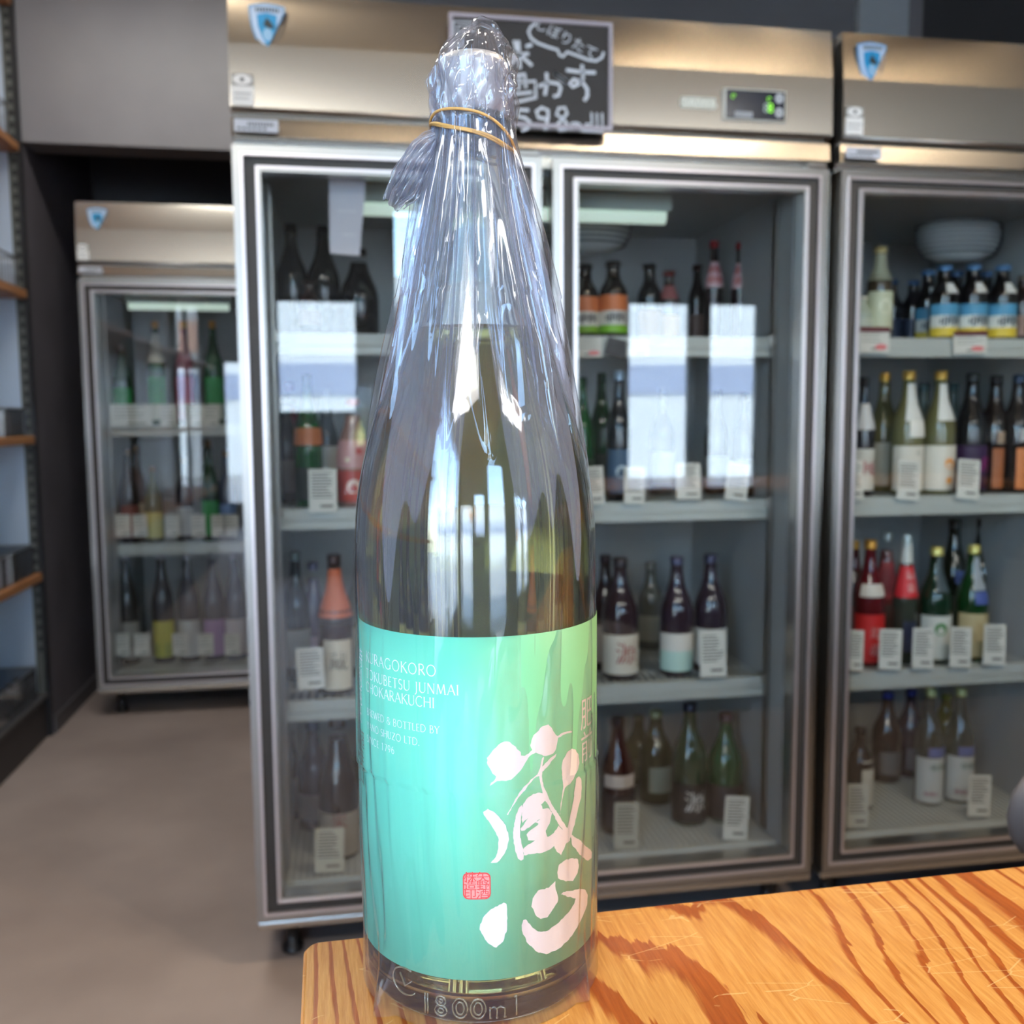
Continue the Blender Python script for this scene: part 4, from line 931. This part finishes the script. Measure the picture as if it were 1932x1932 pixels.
bottle('black beer with a dull red and white neck band', 1262, 512, YM+.02, A_, 42, 'beer', (28, 18, 18), (120, 50, 44), ((.62, .8, (150, 90, 88), 150, 0, None), (.1, .4, (176, 120, 40), 150, 0, None)), name='beer_bottle')
bottle('red capped beer, left of the pair under the fan', 1348, 455, YM, A_, 34, 'beer', (30, 18, 20), (168, 48, 50), ((.55, .80, (206, 170, 172), 160, 0, (('bar', (170, 70, 74), .2, 0, .2), ('bar', (170, 70, 74), .2, 0, -.2))),), 'red capped beers', 'beer_bottle')
bottle('red capped beer, right of the pair near the cabinet wall', 1398, 458, YM, A_, 36, 'beer', (30, 18, 20), (168, 48, 50), ((.55, .80, (206, 170, 172), 160, 0, (('bar', (170, 70, 74), .2, 0, .2), ('bar', (170, 70, 74), .2, 0, -.2))),), 'red capped beers', 'beer_bottle')
bottle('dark beer between the red capped pair and the wall', 1316, 500, YR, A_, 34, 'beer', BK, (60, 30, 30), ((.1, .4, (96, 70, 60), 150, 0, None),), name='beer_bottle')
card('white price tag with a red price below the lime label beers', 1108, 655, 58, 38, 0, red=True, lines=3, lean=0)
card('dark tilted tag on the rail right of the lime label beers', 1160, 656, 42, 34, -14, col=(60, 60, 62), lines=3, lean=0)
card('small pale tag on the top rail of the right door', 1203, 655, 44, 34, 0, lines=3, lean=0)
G3 = 'green bottles beside the bag on the second shelf'
bottle('green bottle closest to the bag, second shelf of the right door', 1098, 712, YB, B_, 46, 'sake', (20, 76, 34), (24, 70, 36), ((.06, .35, (34, 50, 36), 150, 0, None),), G3)
bottle('green bottle next to the blue labelled one, second shelf', 1135, 704, YM, B_, 46, 'sake', (18, 66, 32), (24, 60, 36), ((.06, .35, (30, 46, 34), 150, 0, None),), G3)
bottle('dark blue labelled bottle between two price cards', 1168, 700, YB, B_, 46, 'sake', (28, 34, 40), (170, 190, 210), ((.06, .40, (64, 92, 120), 160, 0, (('dot', (180, 200, 216), .10, 0, 0),)),))
bottle('grey clear bottle behind the second shelf cards', 1250, 730, YM, B_, 46, 'sake', (180, 190, 190), (150, 156, 156), ((.1, .4, (170, 176, 176), 150, 0, None),), clearg=True)
bottle('dark bottle at the right end of the second shelf', 1404, 742, YB+.04, B_, 46, 'sake', (30, 36, 34), (40, 44, 44), ((.1, .36, (120, 124, 120), 150, 0, None),))
bottle('smoky bottle behind the slanted price card, second shelf', 1352, 735, YM, B_, 44, 'sake', (50, 56, 56), (60, 64, 64), ((.1, .36, (170, 174, 172), 150, 0, None),))
card('price card beside the bag on the second shelf', 1122, 916, 40, 72, 2)
card('narrow price card right of the blue labelled bottle', 1197, 916, 40, 70, -2)
card('price card in the middle of the second shelf', 1300, 908, 48, 68, 0)
card('slanted price card at the right of the second shelf', 1388, 908, 44, 72, -8)
G4 = 'purple-brown bottles on the third shelf'
bottle('purple-brown bottle behind the one with red brush writing', 1142, 1046, YB+.07, C_, 54, 'sake', (44, 34, 42), (50, 40, 48), ((.08, .40, (190, 184, 180), 150, 0, None),), G4)
bottle('purple-brown bottle with red brush writing on cream', 1170, 1052, YB, C_, 70, 'sake', (46, 34, 42), (46, 38, 44), ((.05, .38, (206, 200, 186), 165, 0, (('源', (150, 52, 50), .20, 6, 0),)),), G4)
bottle('purple-brown bottle with a label fading white to aqua', 1277, 1050, YB, C_, 64, 'sake', (48, 38, 50), (70, 70, 96), ((.22, .37, (216, 212, 204), 165, 0, None), (.05, .22, (184, 214, 204), 165, 0, None)), G4)
bottle('purple-brown bottle partly hidden by its tall price card', 1341, 1046, YB+.02, C_, 64, 'sake', (46, 38, 50), (64, 66, 92), ((.07, .38, (206, 206, 200), 165, 0, None),), G4)
bottle('pale bottle at the back of the third shelf', 1228, 1062, YR, C_, 50, 'sake', (96, 100, 96), (120, 120, 116), ((.1, .4, (150, 150, 140), 150, 0, None),))
bottle('dim bottle at the back right of the third shelf', 1392, 1075, YR, C_, 52, 'sake', (74, 78, 84), (90, 94, 98), ((.1, .4, (128, 126, 118), 150, 0, None),))
card('tall price card on the third shelf, lower right', 1347, 1235, 52, 86, 0)
bottle('reddish brown bottle with a slanted white band', 1166, 1352, YB-.02, D_, 64, 'sake', (52, 22, 20), (44, 28, 30), ((.42, .53, (196, 182, 172), 120, -6, None), (.06, .36, (46, 34, 36), 150, 0, None)))
bottle('cloudy yellow-green clear bottle in the bottom row', 1238, 1340, YM, D_, 64, 'sake', (150, 156, 116), (150, 150, 110), ((.14, .42, (150, 152, 136), 120, 20, None),), clearg=True, content=(104, 108, 78))
bottle('dark green bottle with a white brush character', 1302, 1325, YB, D_, 68, 'sake', (20, 52, 32), (30, 34, 52), ((.04, .36, (30, 26, 30), 170, 0, (('源', (206, 206, 206), .19, 0, 0),)),))
bottle('green bottle behind the tilted bottom price card', 1370, 1345, YB, D_, 68, 'sake', (18, 68, 36), (60, 34, 44), ((.04, .36, (34, 28, 34), 170, 0, None),))
bottle('green bottle in the back corner of the bottom row', 1414, 1380, YR, D_, 46, 'sake', (34, 74, 44), (44, 60, 50), ((.1, .35, (80, 86, 70), 150, 0, None),))
bottle('olive bottle at the back of the bottom row', 1205, 1350, YR, D_, 52, 'sake', (90, 94, 60), (96, 96, 70), ((.1, .4, (120, 120, 96), 150, 0, None),))
card('tilted price card under the slanted band bottle', 1181, 1560, 48, 88, -3, Y=FY+.085, col=(170, 168, 156))
card('tilted price card at the bottom right of the right door', 1387, 1545, 48, 82, -6, Y=FY+.085)
# --- right hand unit
A3, B3, C3 = 1.264, .908, .505
bottle('clear bottle with a white neck at the frame, top right shelf', 1627, 560, YB, A3, 40, 'beer', (176, 190, 176), (200, 200, 190), ((.1, .5, (190, 200, 186), 160, 0, None),), name='beer_bottle')
bottle('clear tall-necked bottle with cream label on the top right shelf', 1662, 466, YB, A3, 48, 'beer', (72, 62, 48), (206, 186, 130), ((.12, .52, (200, 206, 178), 170, 0, (('dot', (232, 236, 214), .16, 0, .1),)), (.64, .92, (176, 176, 150), 200, 0, None)), name='beer_bottle')
GB = 'beers with blue caps and beach-coloured labels'
beach = lambda: ((.05, .17, (216, 190, 60), 175, 0, None), (.17, .33, (222, 226, 222), 175, 0, (('bar', (60, 74, 84), .34, 4, 0), ('bar', (90, 110, 120), .2, 10, .3))), (.33, .48, (78, 150, 190), 175, 0, None), (.62, .76, (206, 210, 210), 60, 8, (('dot', (222, 226, 226), .12, 0, 0),)))
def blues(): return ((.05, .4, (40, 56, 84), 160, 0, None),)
bottle('blue capped beer, left of the front three', 1783, 502, YB-.02, A3, 53, 'beer', BK, (96, 140, 186), beach(), GB, 'beer_bottle')
bottle('blue capped beer, middle of the front three', 1838, 500, YB-.02, A3, 53, 'beer', BK, (96, 140, 186), beach(), GB, 'beer_bottle')
bottle('blue capped beer, right of the front three', 1893, 501, YB-.02, A3, 53, 'beer', BK, (96, 140, 186), beach(), GB, 'beer_bottle')
bottle('blue capped beer standing just left behind the front three', 1752, 510, YM-.03, A3, 46, 'beer', BK, (80, 118, 160), beach(), GB, 'beer_bottle')
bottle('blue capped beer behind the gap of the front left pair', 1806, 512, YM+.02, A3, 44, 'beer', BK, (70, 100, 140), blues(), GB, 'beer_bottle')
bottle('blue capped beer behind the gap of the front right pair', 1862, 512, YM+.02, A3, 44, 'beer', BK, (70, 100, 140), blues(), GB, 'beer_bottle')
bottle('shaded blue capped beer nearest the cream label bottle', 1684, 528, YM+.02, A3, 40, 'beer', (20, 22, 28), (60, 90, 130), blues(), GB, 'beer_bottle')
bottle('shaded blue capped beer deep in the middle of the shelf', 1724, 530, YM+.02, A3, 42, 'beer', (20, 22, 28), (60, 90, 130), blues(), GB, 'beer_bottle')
bottle('brown beer cut off by the right edge, top shelf', 1931, 520, YB+.02, A3, 36, 'beer', (40, 26, 24), (110, 96, 80), ((.1, .4, (150, 120, 104), 160, 0, None),), name='beer_bottle')
card('price tag with a maroon header under the cream label bottle', 1650, 641, 62, 48, 0, head=(92, 34, 44), red=True, lines=4, lean=0)
card('price tag with a maroon header under the blue capped beers', 1831, 646, 70, 42, 1, head=(92, 34, 44), red=True, lines=4, lean=0)
bottle('dark bottle with a white neck and red brush label at the frame', 1632, 712, YB, B3, 42, 'sake', (24, 24, 32), (30, 32, 36), ((.05, .40, (204, 204, 196), 165, 0, (('風', (168, 52, 66), .16, 10, 0),)), (.56, .78, (196, 200, 204), 120, 0, None)))
bottle('olive gold-capped bottle behind, second right shelf', 1670, 704, YM-.04, B3, 52, 'sake', (92, 90, 58), (200, 160, 70), ((.06, .42, (176, 172, 156), 160, 0, (('dot', (214, 180, 80), .07, 30, .1),)),))
GW = 'gold-capped bottles with white labels'
bottle('gold-capped bottle with a white oval medallion on its shoulder', 1716, 700, YB, B3, 60, 'sake', (104, 104, 70), (200, 156, 70), ((.04, .40, (216, 212, 200), 165, 0, (('心', (90, 90, 84), .06, 12, .35),)), (.60, .90, (206, 210, 208), 80, 0, None), (.47, .60, (226, 226, 220), 70, 12, None)), GW)
bottle('gold-capped bottle with orange dots on a white label', 1776, 700, YB, B3, 60, 'sake', (98, 98, 64), (200, 156, 70), ((.04, .40, (216, 212, 200), 165, 0, (('dot', (232, 156, 70), .09, 8, .10), ('dot', (232, 156, 70), .06, 8, -.28), ('華', (90, 60, 60), .10, 40, 0))), (.60, .90, (206, 210, 208), 80, 0, None)), GW)
bottle('black bottle with a purple label behind the slanted card', 1836, 704, YB+.01, B3, 60, 'sake', (16, 18, 22), (40, 44, 44), ((.04, .40, (50, 28, 64), 170, 0, (('月', (196, 60, 150), .13, 30, .05),)),))
GO = 'black bottles with an orange stripe'
bottle('black bottle with an orange stripe, left of the pair', 1880, 708, YB+.03, B3, 56, 'sake', (20, 14, 14), (30, 30, 32), ((.04, .38, (150, 84, 40), 50, -12, None), (.42, .52, (150, 130, 110), 60, 6, None)), GO)
bottle('black bottle with an orange stripe at the right edge', 1923, 706, YB, B3, 58, 'sake', (20, 14, 14), (40, 60, 84), ((.04, .38, (206, 122, 62), 60, -4, None), (.44, .54, (176, 176, 176), 60, 4, None)), GO)
bottle('greenish clear bottle in the back row, left', 1744, 724, YR, B3, 44, 'sake', (96, 112, 106), (60, 90, 96), ((.1, .4, (140, 146, 140), 150, 0, None),), 'back row bottles of the second right shelf')
bottle('greenish clear bottle in the back row, centre', 1800, 722, YR, B3, 46, 'sake', (88, 104, 100), (50, 84, 90), ((.1, .4, (140, 146, 140), 150, 0, None),), 'back row bottles of the second right shelf')
bottle('greenish clear bottle in the back row, right', 1860, 722, YR, B3, 46, 'sake', (70, 92, 88), (50, 84, 100), ((.1, .4, (140, 146, 140), 150, 0, None),), 'back row bottles of the second right shelf')
card('price card at the frame on the second right shelf', 1614, 905, 34, 74, -2)
card('price card in front of the medallion bottle', 1714, 906, 46, 74, -4)
card('price card in front of the purple label bottle', 1827, 904, 46, 74, -5)
bottle('deep red bottle with a scarlet label and gold cap', 1643, 1018, YB, C3, 58, 'sake', (84, 14, 24), (196, 140, 50), ((.04, .42, (196, 34, 34), 170, 0, (('寿', (220, 190, 190), .10, 0, .1), ('赤', (220, 190, 190), .10, 0, -.25))), (.56, .66, (208, 204, 196), 110, -10, None)))
bottle('dark red bottle cut by the door frame, third shelf', 1612, 1020, YM, C3, 50, 'sake', (70, 12, 20), (190, 140, 50), ((.04, .42, (190, 30, 30), 170, 0, None),))
bottle('rosy clear bottle with a silver neck, third shelf', 1674, 1004, YM, C3, 46, 'slim', (120, 60, 60), (196, 200, 196), ((.1, .4, (80, 60, 56), 150, 0, None), (.45, .75, (168, 60, 64), 150, 0, None)))
bottle('slender bottle with a bright red neck label', 1712, 1008, YB, C3, 46, 'slim', (52, 60, 52), (196, 204, 200), ((.52, .76, (206, 40, 48), 175, 0, (('春', (226, 190, 190), .08, 0, .2), ('香', (226, 190, 190), .08, 0, -.2))), (.1, .34, (36, 44, 70), 70, 0, None), (.78, .93, (200, 206, 204), 200, 0, None)))
bottle('green bottle with a white label and a clover mark', 1768, 1032, YB, C3, 60, 'sake', (14, 44, 30), (206, 200, 120), ((.04, .42, (206, 208, 200), 165, 0, (('dot', (60, 130, 70), .11, -10, .2),)), (.62, .92, (60, 76, 84), 60, 0, None)))
bottle('green bottle with a round blue neck seal and cream label', 1838, 1028, YB, C3, 58, 'sake', (14, 56, 24), (206, 200, 120), ((.04, .42, (186, 170, 130), 165, 0, None), (.62, .90, (150, 160, 170), 60, 0, None), (.50, .61, (74, 92, 160), 60, 6, None)))
bottle('tall black-green bottle behind, left of the back pair', 1802, 980, YM+.03, C3, 56, 'sake', (14, 26, 18), (16, 18, 18), ((.1, .4, (40, 44, 40), 150, 0, None), (.5, .6, (60, 76, 130), 50, 0, None)), 'tall black-green bottles at the back')
bottle('tall black-green bottle behind, right of the back pair', 1856, 978, YM+.03, C3, 58, 'sake', (14, 26, 18), (16, 18, 18), ((.1, .4, (40, 44, 40), 150, 0, None),), 'tall black-green bottles at the back')
bottle('green bottle at the far right of the third shelf', 1926, 1030, YM, C3, 50, 'sake', (18, 70, 34), (20, 40, 26), ((.1, .4, (120, 130, 120), 150, 0, None),))
for i_, (px, t_) in enumerate(((1614, 'price card at the frame below the red bottles'), (1680, 'price card under the rosy bottle, third shelf'), (1742, 'price card left of the clover label'), (1813, 'price card right of the clover label'), (1877, 'rightmost price card on the third right shelf'))):
    card(t_, px, [1228, 1226, 1224, 1222, 1217][i_], [32, 46, 44, 44, 46][i_], 76, -4)
GS = 'clear bottles with white and blue labels'
for px, t_ in ((1757, 'clear gold-capped bottle, left of the bottom pair'), (1814, 'clear gold-capped bottle, right of the bottom pair')):
    bottle(t_, px, 1298, YB, D_, 54, 'sake', (196, 204, 200), (190, 188, 130), ((.03, .42, (186, 190, 190), 165, 0, (('bar', (150, 110, 120), .12, -20, -.3), ('bar', (120, 140, 130), .16, 10, .3))), (.43, .51, (92, 104, 156), 90, 10, None)), GS, clearg=True)
bottle('dark bottle with a white leaf label in the bottom corner', 1624, 1372, YB, D_, 50, 'sake', (34, 26, 26), (40, 30, 30), ((.06, .62, (190, 188, 180), 90, 26, (('dot', (196, 160, 60), .07, 30, .1),)),))
bottle('dark brown bottle with a grey label behind the leaf label', 1676, 1305, YM+.02, D_, 54, 'sake', (40, 26, 30), (40, 60, 140), ((.10, .36, (128, 122, 120), 110, 0, None),))
bottle('blue-black bottle left of the clear pair', 1720, 1300, YM+.04, D_, 50, 'sake', (30, 30, 56), (30, 44, 120), ((.1, .35, (110, 108, 116), 90, 0, None),))
bottle('olive bottle with a grey label at the bottom right', 1876, 1300, YM+.04, D_, 56, 'sake', (56, 58, 26), (60, 70, 30), ((.16, .46, (126, 122, 124), 110, 0, None),))
bottle('pale yellow bottle behind the clear pair', 1786, 1310, YR, D_, 50, 'sake', (96, 98, 40), (110, 120, 50), ((.1, .4, (120, 120, 90), 150, 0, None),))
card('tilted price card in the bottom left corner of the right unit', 1619, 1522, 44, 82, -3, Y=FY+.085, col=(180, 180, 172))
card('tilted price card in front of the clear pair', 1848, 1503, 46, 78, -5, Y=FY+.085)
# --- left alcove unit
YL = 3.60+.22; YLb = YL+.12; AL, BL = 1.075, .625
GG = 'gold-capped green bottles in the alcove refrigerator'
for i_, (px, g_, l_, t_) in enumerate(((228, (24, 60, 40), (196, 200, 196), 'small green bottle at the left of the top alcove shelf'), (292, (18, 70, 36), (196, 198, 186), 'gold-capped green bottle with a white neck label'),
        (345, (120, 60, 76), (150, 60, 84), 'gold-capped bottle with a crimson pink label'), (400, (22, 76, 44), (190, 200, 190), 'gold-capped green bottle next to the window reflection'))):
    bottle(t_, px, [650, 606, 606, 606][i_], YL, AL, 36, 'sake', g_, (180, 130, 60) if i_ else (150, 150, 150), ((.05, .2, l_, 160, 0, None), (.2, .46, (30, 130, 66) if i_ != 2 else (160, 52, 84), 150, 0, None), (.60, .88, (190, 192, 186) if i_ == 1 else g_, 150, 0, None)), GG)
for px, w_, t_ in ((247, 76, 'wide white card under the small green bottle'), (394 - 76, 30, 'narrow card under the white neck bottle'), (322 + 46, 34, 'card under the crimson bottle'), (399, 26, 'card at the right of the top alcove shelf')):
    card(t_, px, 784, w_, 42, 0, Y=3.60+.128, lines=4, lean=0)
for i_, (px, top, g_, l_, t_) in enumerate(((240, 846, (40, 30, 30), (120, 60, 50), 'dark bottle with a red mark, middle alcove shelf'), (256, 840, (70, 46, 34), (150, 130, 100), 'amber bottle with a gold cap, middle alcove shelf'), (287, 880, (100, 104, 84), (190, 184, 110), 'bottle with a yellow label strip, middle alcove shelf'),
        (345, 862, (44, 44, 54), (180, 184, 190), 'smoky bottle at the centre of the middle alcove shelf'), (392, 830, (18, 60, 34), (40, 140, 70), 'green bottle on the right of the middle alcove shelf'), (425, 850, (60, 70, 90), (110, 140, 190), 'blue labelled bottle at the door edge, middle alcove shelf'))):
    bottle(t_, px, top, YL+.05*(i_ % 2), BL, 34, 'sake', g_, (120, 96, 70), ((.06, .40, l_, 150, 0, None),), 'middle shelf bottles in the alcove refrigerator')
for i_, px in enumerate((232, 264, 325, 374, 412, 436)):
    card(['leftmost card on the middle alcove shelf', 'second card on the middle alcove shelf', 'third card on the middle alcove shelf', 'fourth card on the middle alcove shelf', 'fifth card on the middle alcove shelf', 'last card on the middle alcove shelf by the door edge'][i_], px, 992, 26, 42, 0, Y=3.60+.128, lines=4, lean=0)
for i_, (px, g_, l_, m_, t_) in enumerate(((236, (30, 34, 34), (150, 150, 146), None, 'dark bottle at the left of the bottom alcove shelf'), (303, (44, 46, 52), (176, 170, 60), (70, 130, 70), 'bottle with a yellow to green label'),
        (352, (70, 72, 84), (190, 194, 196), None, 'smoky bottle with a white label, bottom alcove shelf'), (400, (74, 78, 96), (160, 130, 176), None, 'bottle with a violet label, bottom alcove shelf'), (441, (80, 90, 116), (196, 190, 200), None, 'bottle with a pale pink label by the door edge'))):
    bottle(t_, px, 1040, YL, D_, 40, 'sake', g_, (150, 150, 156), ((.05, .38, l_, 165, 0, None),)+(((.05, .18, m_, 166, 0, None),) if m_ else ()), 'bottom shelf bottles in the alcove refrigerator')
for i_, px in enumerate((230, 268, 340, 388, 438)):
    card(['leftmost card on the bottom alcove shelf', 'second card on the bottom alcove shelf', 'card between the yellow and the white label bottles', 'card below the violet label', 'card at the door edge of the bottom alcove shelf'][i_], px, 1216, 28, 42, 0, Y=3.60+.09, lines=4, lean=0)
# thin pale four-cornered sheet with faint bars behind the left door's glass
P = onY(655, 404, FY+.06); nt_ = thing('pale_sheet', 'pale four-cornered sheet inside the left door near its top', 'trapezoid', (P.x, P.y, P.z), 0)
obj('sheet', flat_poly([(-.033, .078), (.038, .078), (.022, -.078), (-.034, -.074)], 0, .001), mat('sheet_pale', (214, 214, 226), .5), nt_)
obj('print', MB().box(-.02, .022, -.0005, 0, .056, .059).box(-.018, .018, -.0005, 0, .004, .007).box(-.01, .014, -.0005, 0, -.04, -.037), mat('faint_bars', (232, 232, 238), .5), nt_)

# ------------------------------------------------------------------ shelving along the left wall
sh = thing('wall_shelving', 'tall dark shelving with wooden boards along the left wall', 'shelving', (-1.40, 3.44, 0))
PALE = mat('pale_panel', (200, 214, 230), .3, .35)
SW = .35; YS = 0.0
WOODS = mottle(mat('shelf_wood', (176, 118, 72), .5), 5, (160, 104, 62), (192, 134, 84), stretch=(8, .6, 8))
zb = [.575, 1.043, 1.526, 2.0, 2.46]
for z in zb: obj('board', MB().bbox(0, SW, -4.0, -.004, z-.028, z, .003), WOODS, sh)
obj('plinth', MB().bbox(0, SW-.01, -4.0, 0, 0, .14, .003), mat('plinth_dark', (48, 44, 44), .5), sh)
obj('base_board', MB().bbox(0, SW, -4.0, -.004, .14, .155, .003), mat('shelf_grey', (70, 68, 68), .5), sh)
obj('end_panel', MB().box(0, SW-.036, .0, .008, .155, CEIL-.02), PALE, sh)
obj('back_panel', MB().box(.0, .006, -4.0, 0, .155, CEIL-.02), mat('pale_back', (150, 160, 172), .4), sh)
for y in (0.0, -1.2, -2.4, -3.6):
    obj('post', MB().box(SW-.036, SW+.0, y-.006, y+.008, .0, CEIL-.01), mat('post_grey', (84, 86, 80), .45), sh)
    if y == 0.0:
        sl_ = MB()
        for k in range(60): sl_.box(SW-.026, SW-.012, -.0068, -.006, .3+k*.038, .318+k*.038)
        tag(obj('slot', sl_, BLACK, sh), kind='stuff')
    obj('post_edge', MB().box(SW-.010, SW+.004, y-.008, y+.010, 0, CEIL-.01), BLACK, sh)
# goods on the left shelves
def at_left(px, py, X=-1.13): return onX_(px, py, X)
def onX_(px, py, X): d = ray(px, py); return EYE+d*(X/d.x)
def tray(label, y0, y1, z, hgt, X0=-1.33, X1=-1.065, col=(200, 204, 208), group='clear goods trays on the left shelves'):
    t = thing('acrylic_tray', label, 'tray', ((X0+X1)/2, y0, z), 0, group); w_ = (X1-X0)/2; L_ = y1-y0; cm = clear('acrylic', (226, 230, 234), 2.0, .03, .10, col, key='acrylic')
    obj('wall_panel', MB().box(w_-.003, w_, 0, L_, 0, hgt).box(-w_, w_, L_-.003, L_, 0, hgt).box(-w_, w_, 0, .003, 0, hgt), cm, t)
    obj('rim', MB().tube([(-w_, 0, hgt), (w_, 0, hgt), (w_, L_, hgt), (-w_, L_, hgt)], .0022, 5, closed=True), mat('rim_metal', (150, 150, 150), .3, .8), t)
    obj('base', MB().box(-w_, w_, 0, L_, 0, .004), cm, t); return t
def small_box(label, x, y, z, w_, d_, h_, col, name='packet', cat='packet', group=None, rz=0):
    o = obj(name, MB().bbox(-w_/2, w_/2, -d_/2, d_/2, 0, h_, .003), mat('packet_print', col, .5, key='pk%d_%d_%d' % col)); o.location = (x, y, z); o.rotation_euler = (0, 0, rz)
    return tag(o, label, cat, group)
def wall_bottle(label, x, y, z, h, r, kind, glass, cap, labels, name='bottle', group=None):
    o = thing(name, label, 'bottle', (x, y, z), 0, group); pr = [(a*h, b*r) for a, b in PROF[kind]]
    obj('glass', MB().lathe([p for p in pr if p[0] <= .93*h+1e-6], 20), gl(glass), o)
    cr = PROF[kind][-2][1]*r*1.1; obj('cap', MB().lathe([(.93*h, cr), (h, cr*.95)], 16), mcap(cap), o)
    for f0, f1, col in labels:
        obj('label', MB().lathe([(f0*h, interp(PROF[kind], f0)*r+.0008), (f1*h, interp(PROF[kind], f1)*r+.0008)], 20, a0=R_(-150), a1=R_(60), cap=False), lb(col), o)
    return o
# bottom bay
tray('long clear tray of small bottles on the lowest left shelf', 2.72, 3.36, .155, .11)
for k in range(9):
    wall_bottle(['small dark bottle in the lowest tray, nearest the camera', 'small dark bottle second in the lowest tray', 'small dark bottle third in the lowest tray', 'small dark bottle fourth in the lowest tray', 'small dark bottle in the middle of the lowest tray', 'small dark bottle sixth in the lowest tray', 'small dark bottle seventh in the lowest tray', 'small dark bottle eighth in the lowest tray', 'small dark bottle at the far end of the lowest tray'][k],
        -1.11, 2.76+k*.068, .160, .085, .022, 'flask', (30, 26, 26), (70, 64, 60), ((.1, .5, (96, 84, 78)),), 'miniature_bottle', 'miniatures in the lowest tray')
wall_bottle('brown whisky bottle with a cream label on the lowest left shelf', -1.235, 3.16, .158, .30, .048, 'flask', (74, 34, 20), (40, 36, 40), ((.1, .6, (206, 190, 172)),), 'whisky_bottle')
wall_bottle('dark brown bottle behind the cream label whisky', -1.30, 3.02, .158, .27, .045, 'flask', (50, 26, 20), (60, 56, 56), ((.1, .5, (150, 80, 50)),), 'whisky_bottle')
# second bay
tray('clear tray with dark packets on the second left shelf, far end', 3.02, 3.40, .575, .10)
small_box('dark packet with a slanted face in the far tray', -1.14, 3.25, .58, .10, .16, .075, (44, 42, 46), group='packets in the far clear tray')
small_box('small pinkish packet in the far tray', -1.12, 3.12, .58, .06, .05, .07, (196, 112, 100), group='packets in the far clear tray')
small_box('grey packet at the near end of the far tray', -1.12, 3.06, .58, .06, .05, .08, (130, 128, 130), group='packets in the far clear tray')
wall_bottle('black squat bottle above the far tray, second left shelf', -1.28, 3.24, .577, .24, .055, 'flask', (22, 26, 22), (50, 60, 46), ((.1, .45, (40, 40, 38)),), 'whisky_bottle')
# third bay
t3 = tray('low clear tray of pale packets on the third left shelf', 3.12, 3.41, 1.043, .09)
for k in range(5): small_box(['pale pink packet nearest the camera in the low tray', 'second pale packet in the low tray', 'third pale packet in the low tray', 'fourth pale packet in the low tray', 'pale packet at the far end of the low tray'][k], -1.13, 3.15+k*.052, 1.048, .07, .03, .07, [(190, 160, 150), (206, 190, 180), (180, 150, 146), (200, 184, 176), (150, 146, 150)][k], group='packets in the low tray', rz=.25)
# fourth bay
wall_bottle('amber bottle with a teal label on the fourth left shelf', -1.23, 3.14, 1.528, .20, .042, 'flask', (120, 84, 30), (190, 150, 60), ((.1, .5, (40, 84, 100)),), 'whisky_bottle')
def wire_basket(label, y0, y1, z, h):
    t = thing('wire_basket', label, 'basket', (-1.20, y0, z), 0, 'wire baskets on the upper left shelves'); m_ = mat('basket_wire', (150, 152, 156), .35, .7); L_ = y1-y0
    r = MB(); r.tube([(-.13, 0, h), (.13, 0, h), (.13, L_, h), (-.13, L_, h)], .003, 6, closed=True); r.tube([(-.13, 0, .004), (.13, 0, .004), (.13, L_, .004), (-.13, L_, .004)], .003, 6, closed=True); obj('rim', r, m_, t)
    g_ = MB(); n = int(L_/.025)
    for k in range(n+1): y = L_*k/n; g_.tube([(.13, y, 0), (.13, y, h)], .0014, 4); g_.tube([(-.13, y, .002), (.13, y, .002)], .0014, 4)
    for k in range(11): x = -.13+k*.026; g_.tube([(x, L_, 0), (x, L_, h)], .0014, 4)
    obj('grid', g_, m_, t)
wire_basket('silver wire basket on the fourth left shelf', 3.12, 3.42, 1.528, .10)
wire_basket('silver wire basket on the top left shelf', 3.02, 3.40, 2.002, .11)
small_box('dark wrapped packet in the top wire basket', -1.20, 3.18, 2.008, .16, .22, .07, (60, 58, 62), name='packet')
small_box('dark packet in the fourth shelf basket', -1.20, 3.26, 1.534, .14, .18, .06, (52, 54, 60), name='packet')

# ------------------------------------------------------------------ grey rounded chair back past the counter, right edge
Pc = onY(1975, 1535, .80)
ch = thing('round_backed_chair', 'grey round-backed chair beyond the counter at the right edge', 'chair', (Pc.x, .80, 0))
bk = MB(); bk.lathe([(-.032, .006), (-.028, .02), (-.015, .029), (0, .032), (.015, .029), (.028, .02), (.032, .006)], 28)
bk.v = [(x*1.35, y*.5, Pc.z+z*1.35) for x, y, z in bk.v]
obj('backrest', bk, mat('chair_grey', (112, 108, 108), .6), ch)
obj('back_post', MB().tube([(0, 0, Pc.z-.03), (0, .0, .45)], .012, 10), mat('chair_metal', (80, 80, 82), .3, .8), ch)
obj('seat', MB().lathe([(.42, .15), (.425, .17), (.45, .175), (.46, .16), (.462, .001)], 28), mat('chair_grey', (112, 108, 108), .6), ch, loc=(0, .17, 0))
for k in range(4):
    a = math.pi/4+k*math.pi/2; obj('leg', MB().tube([(.09*math.cos(a), .17+.09*math.sin(a), .425), (.16*math.cos(a), .17+.16*math.sin(a), 0)], .010, 8), mat('chair_metal', (80, 80, 82), .3, .8), ch)
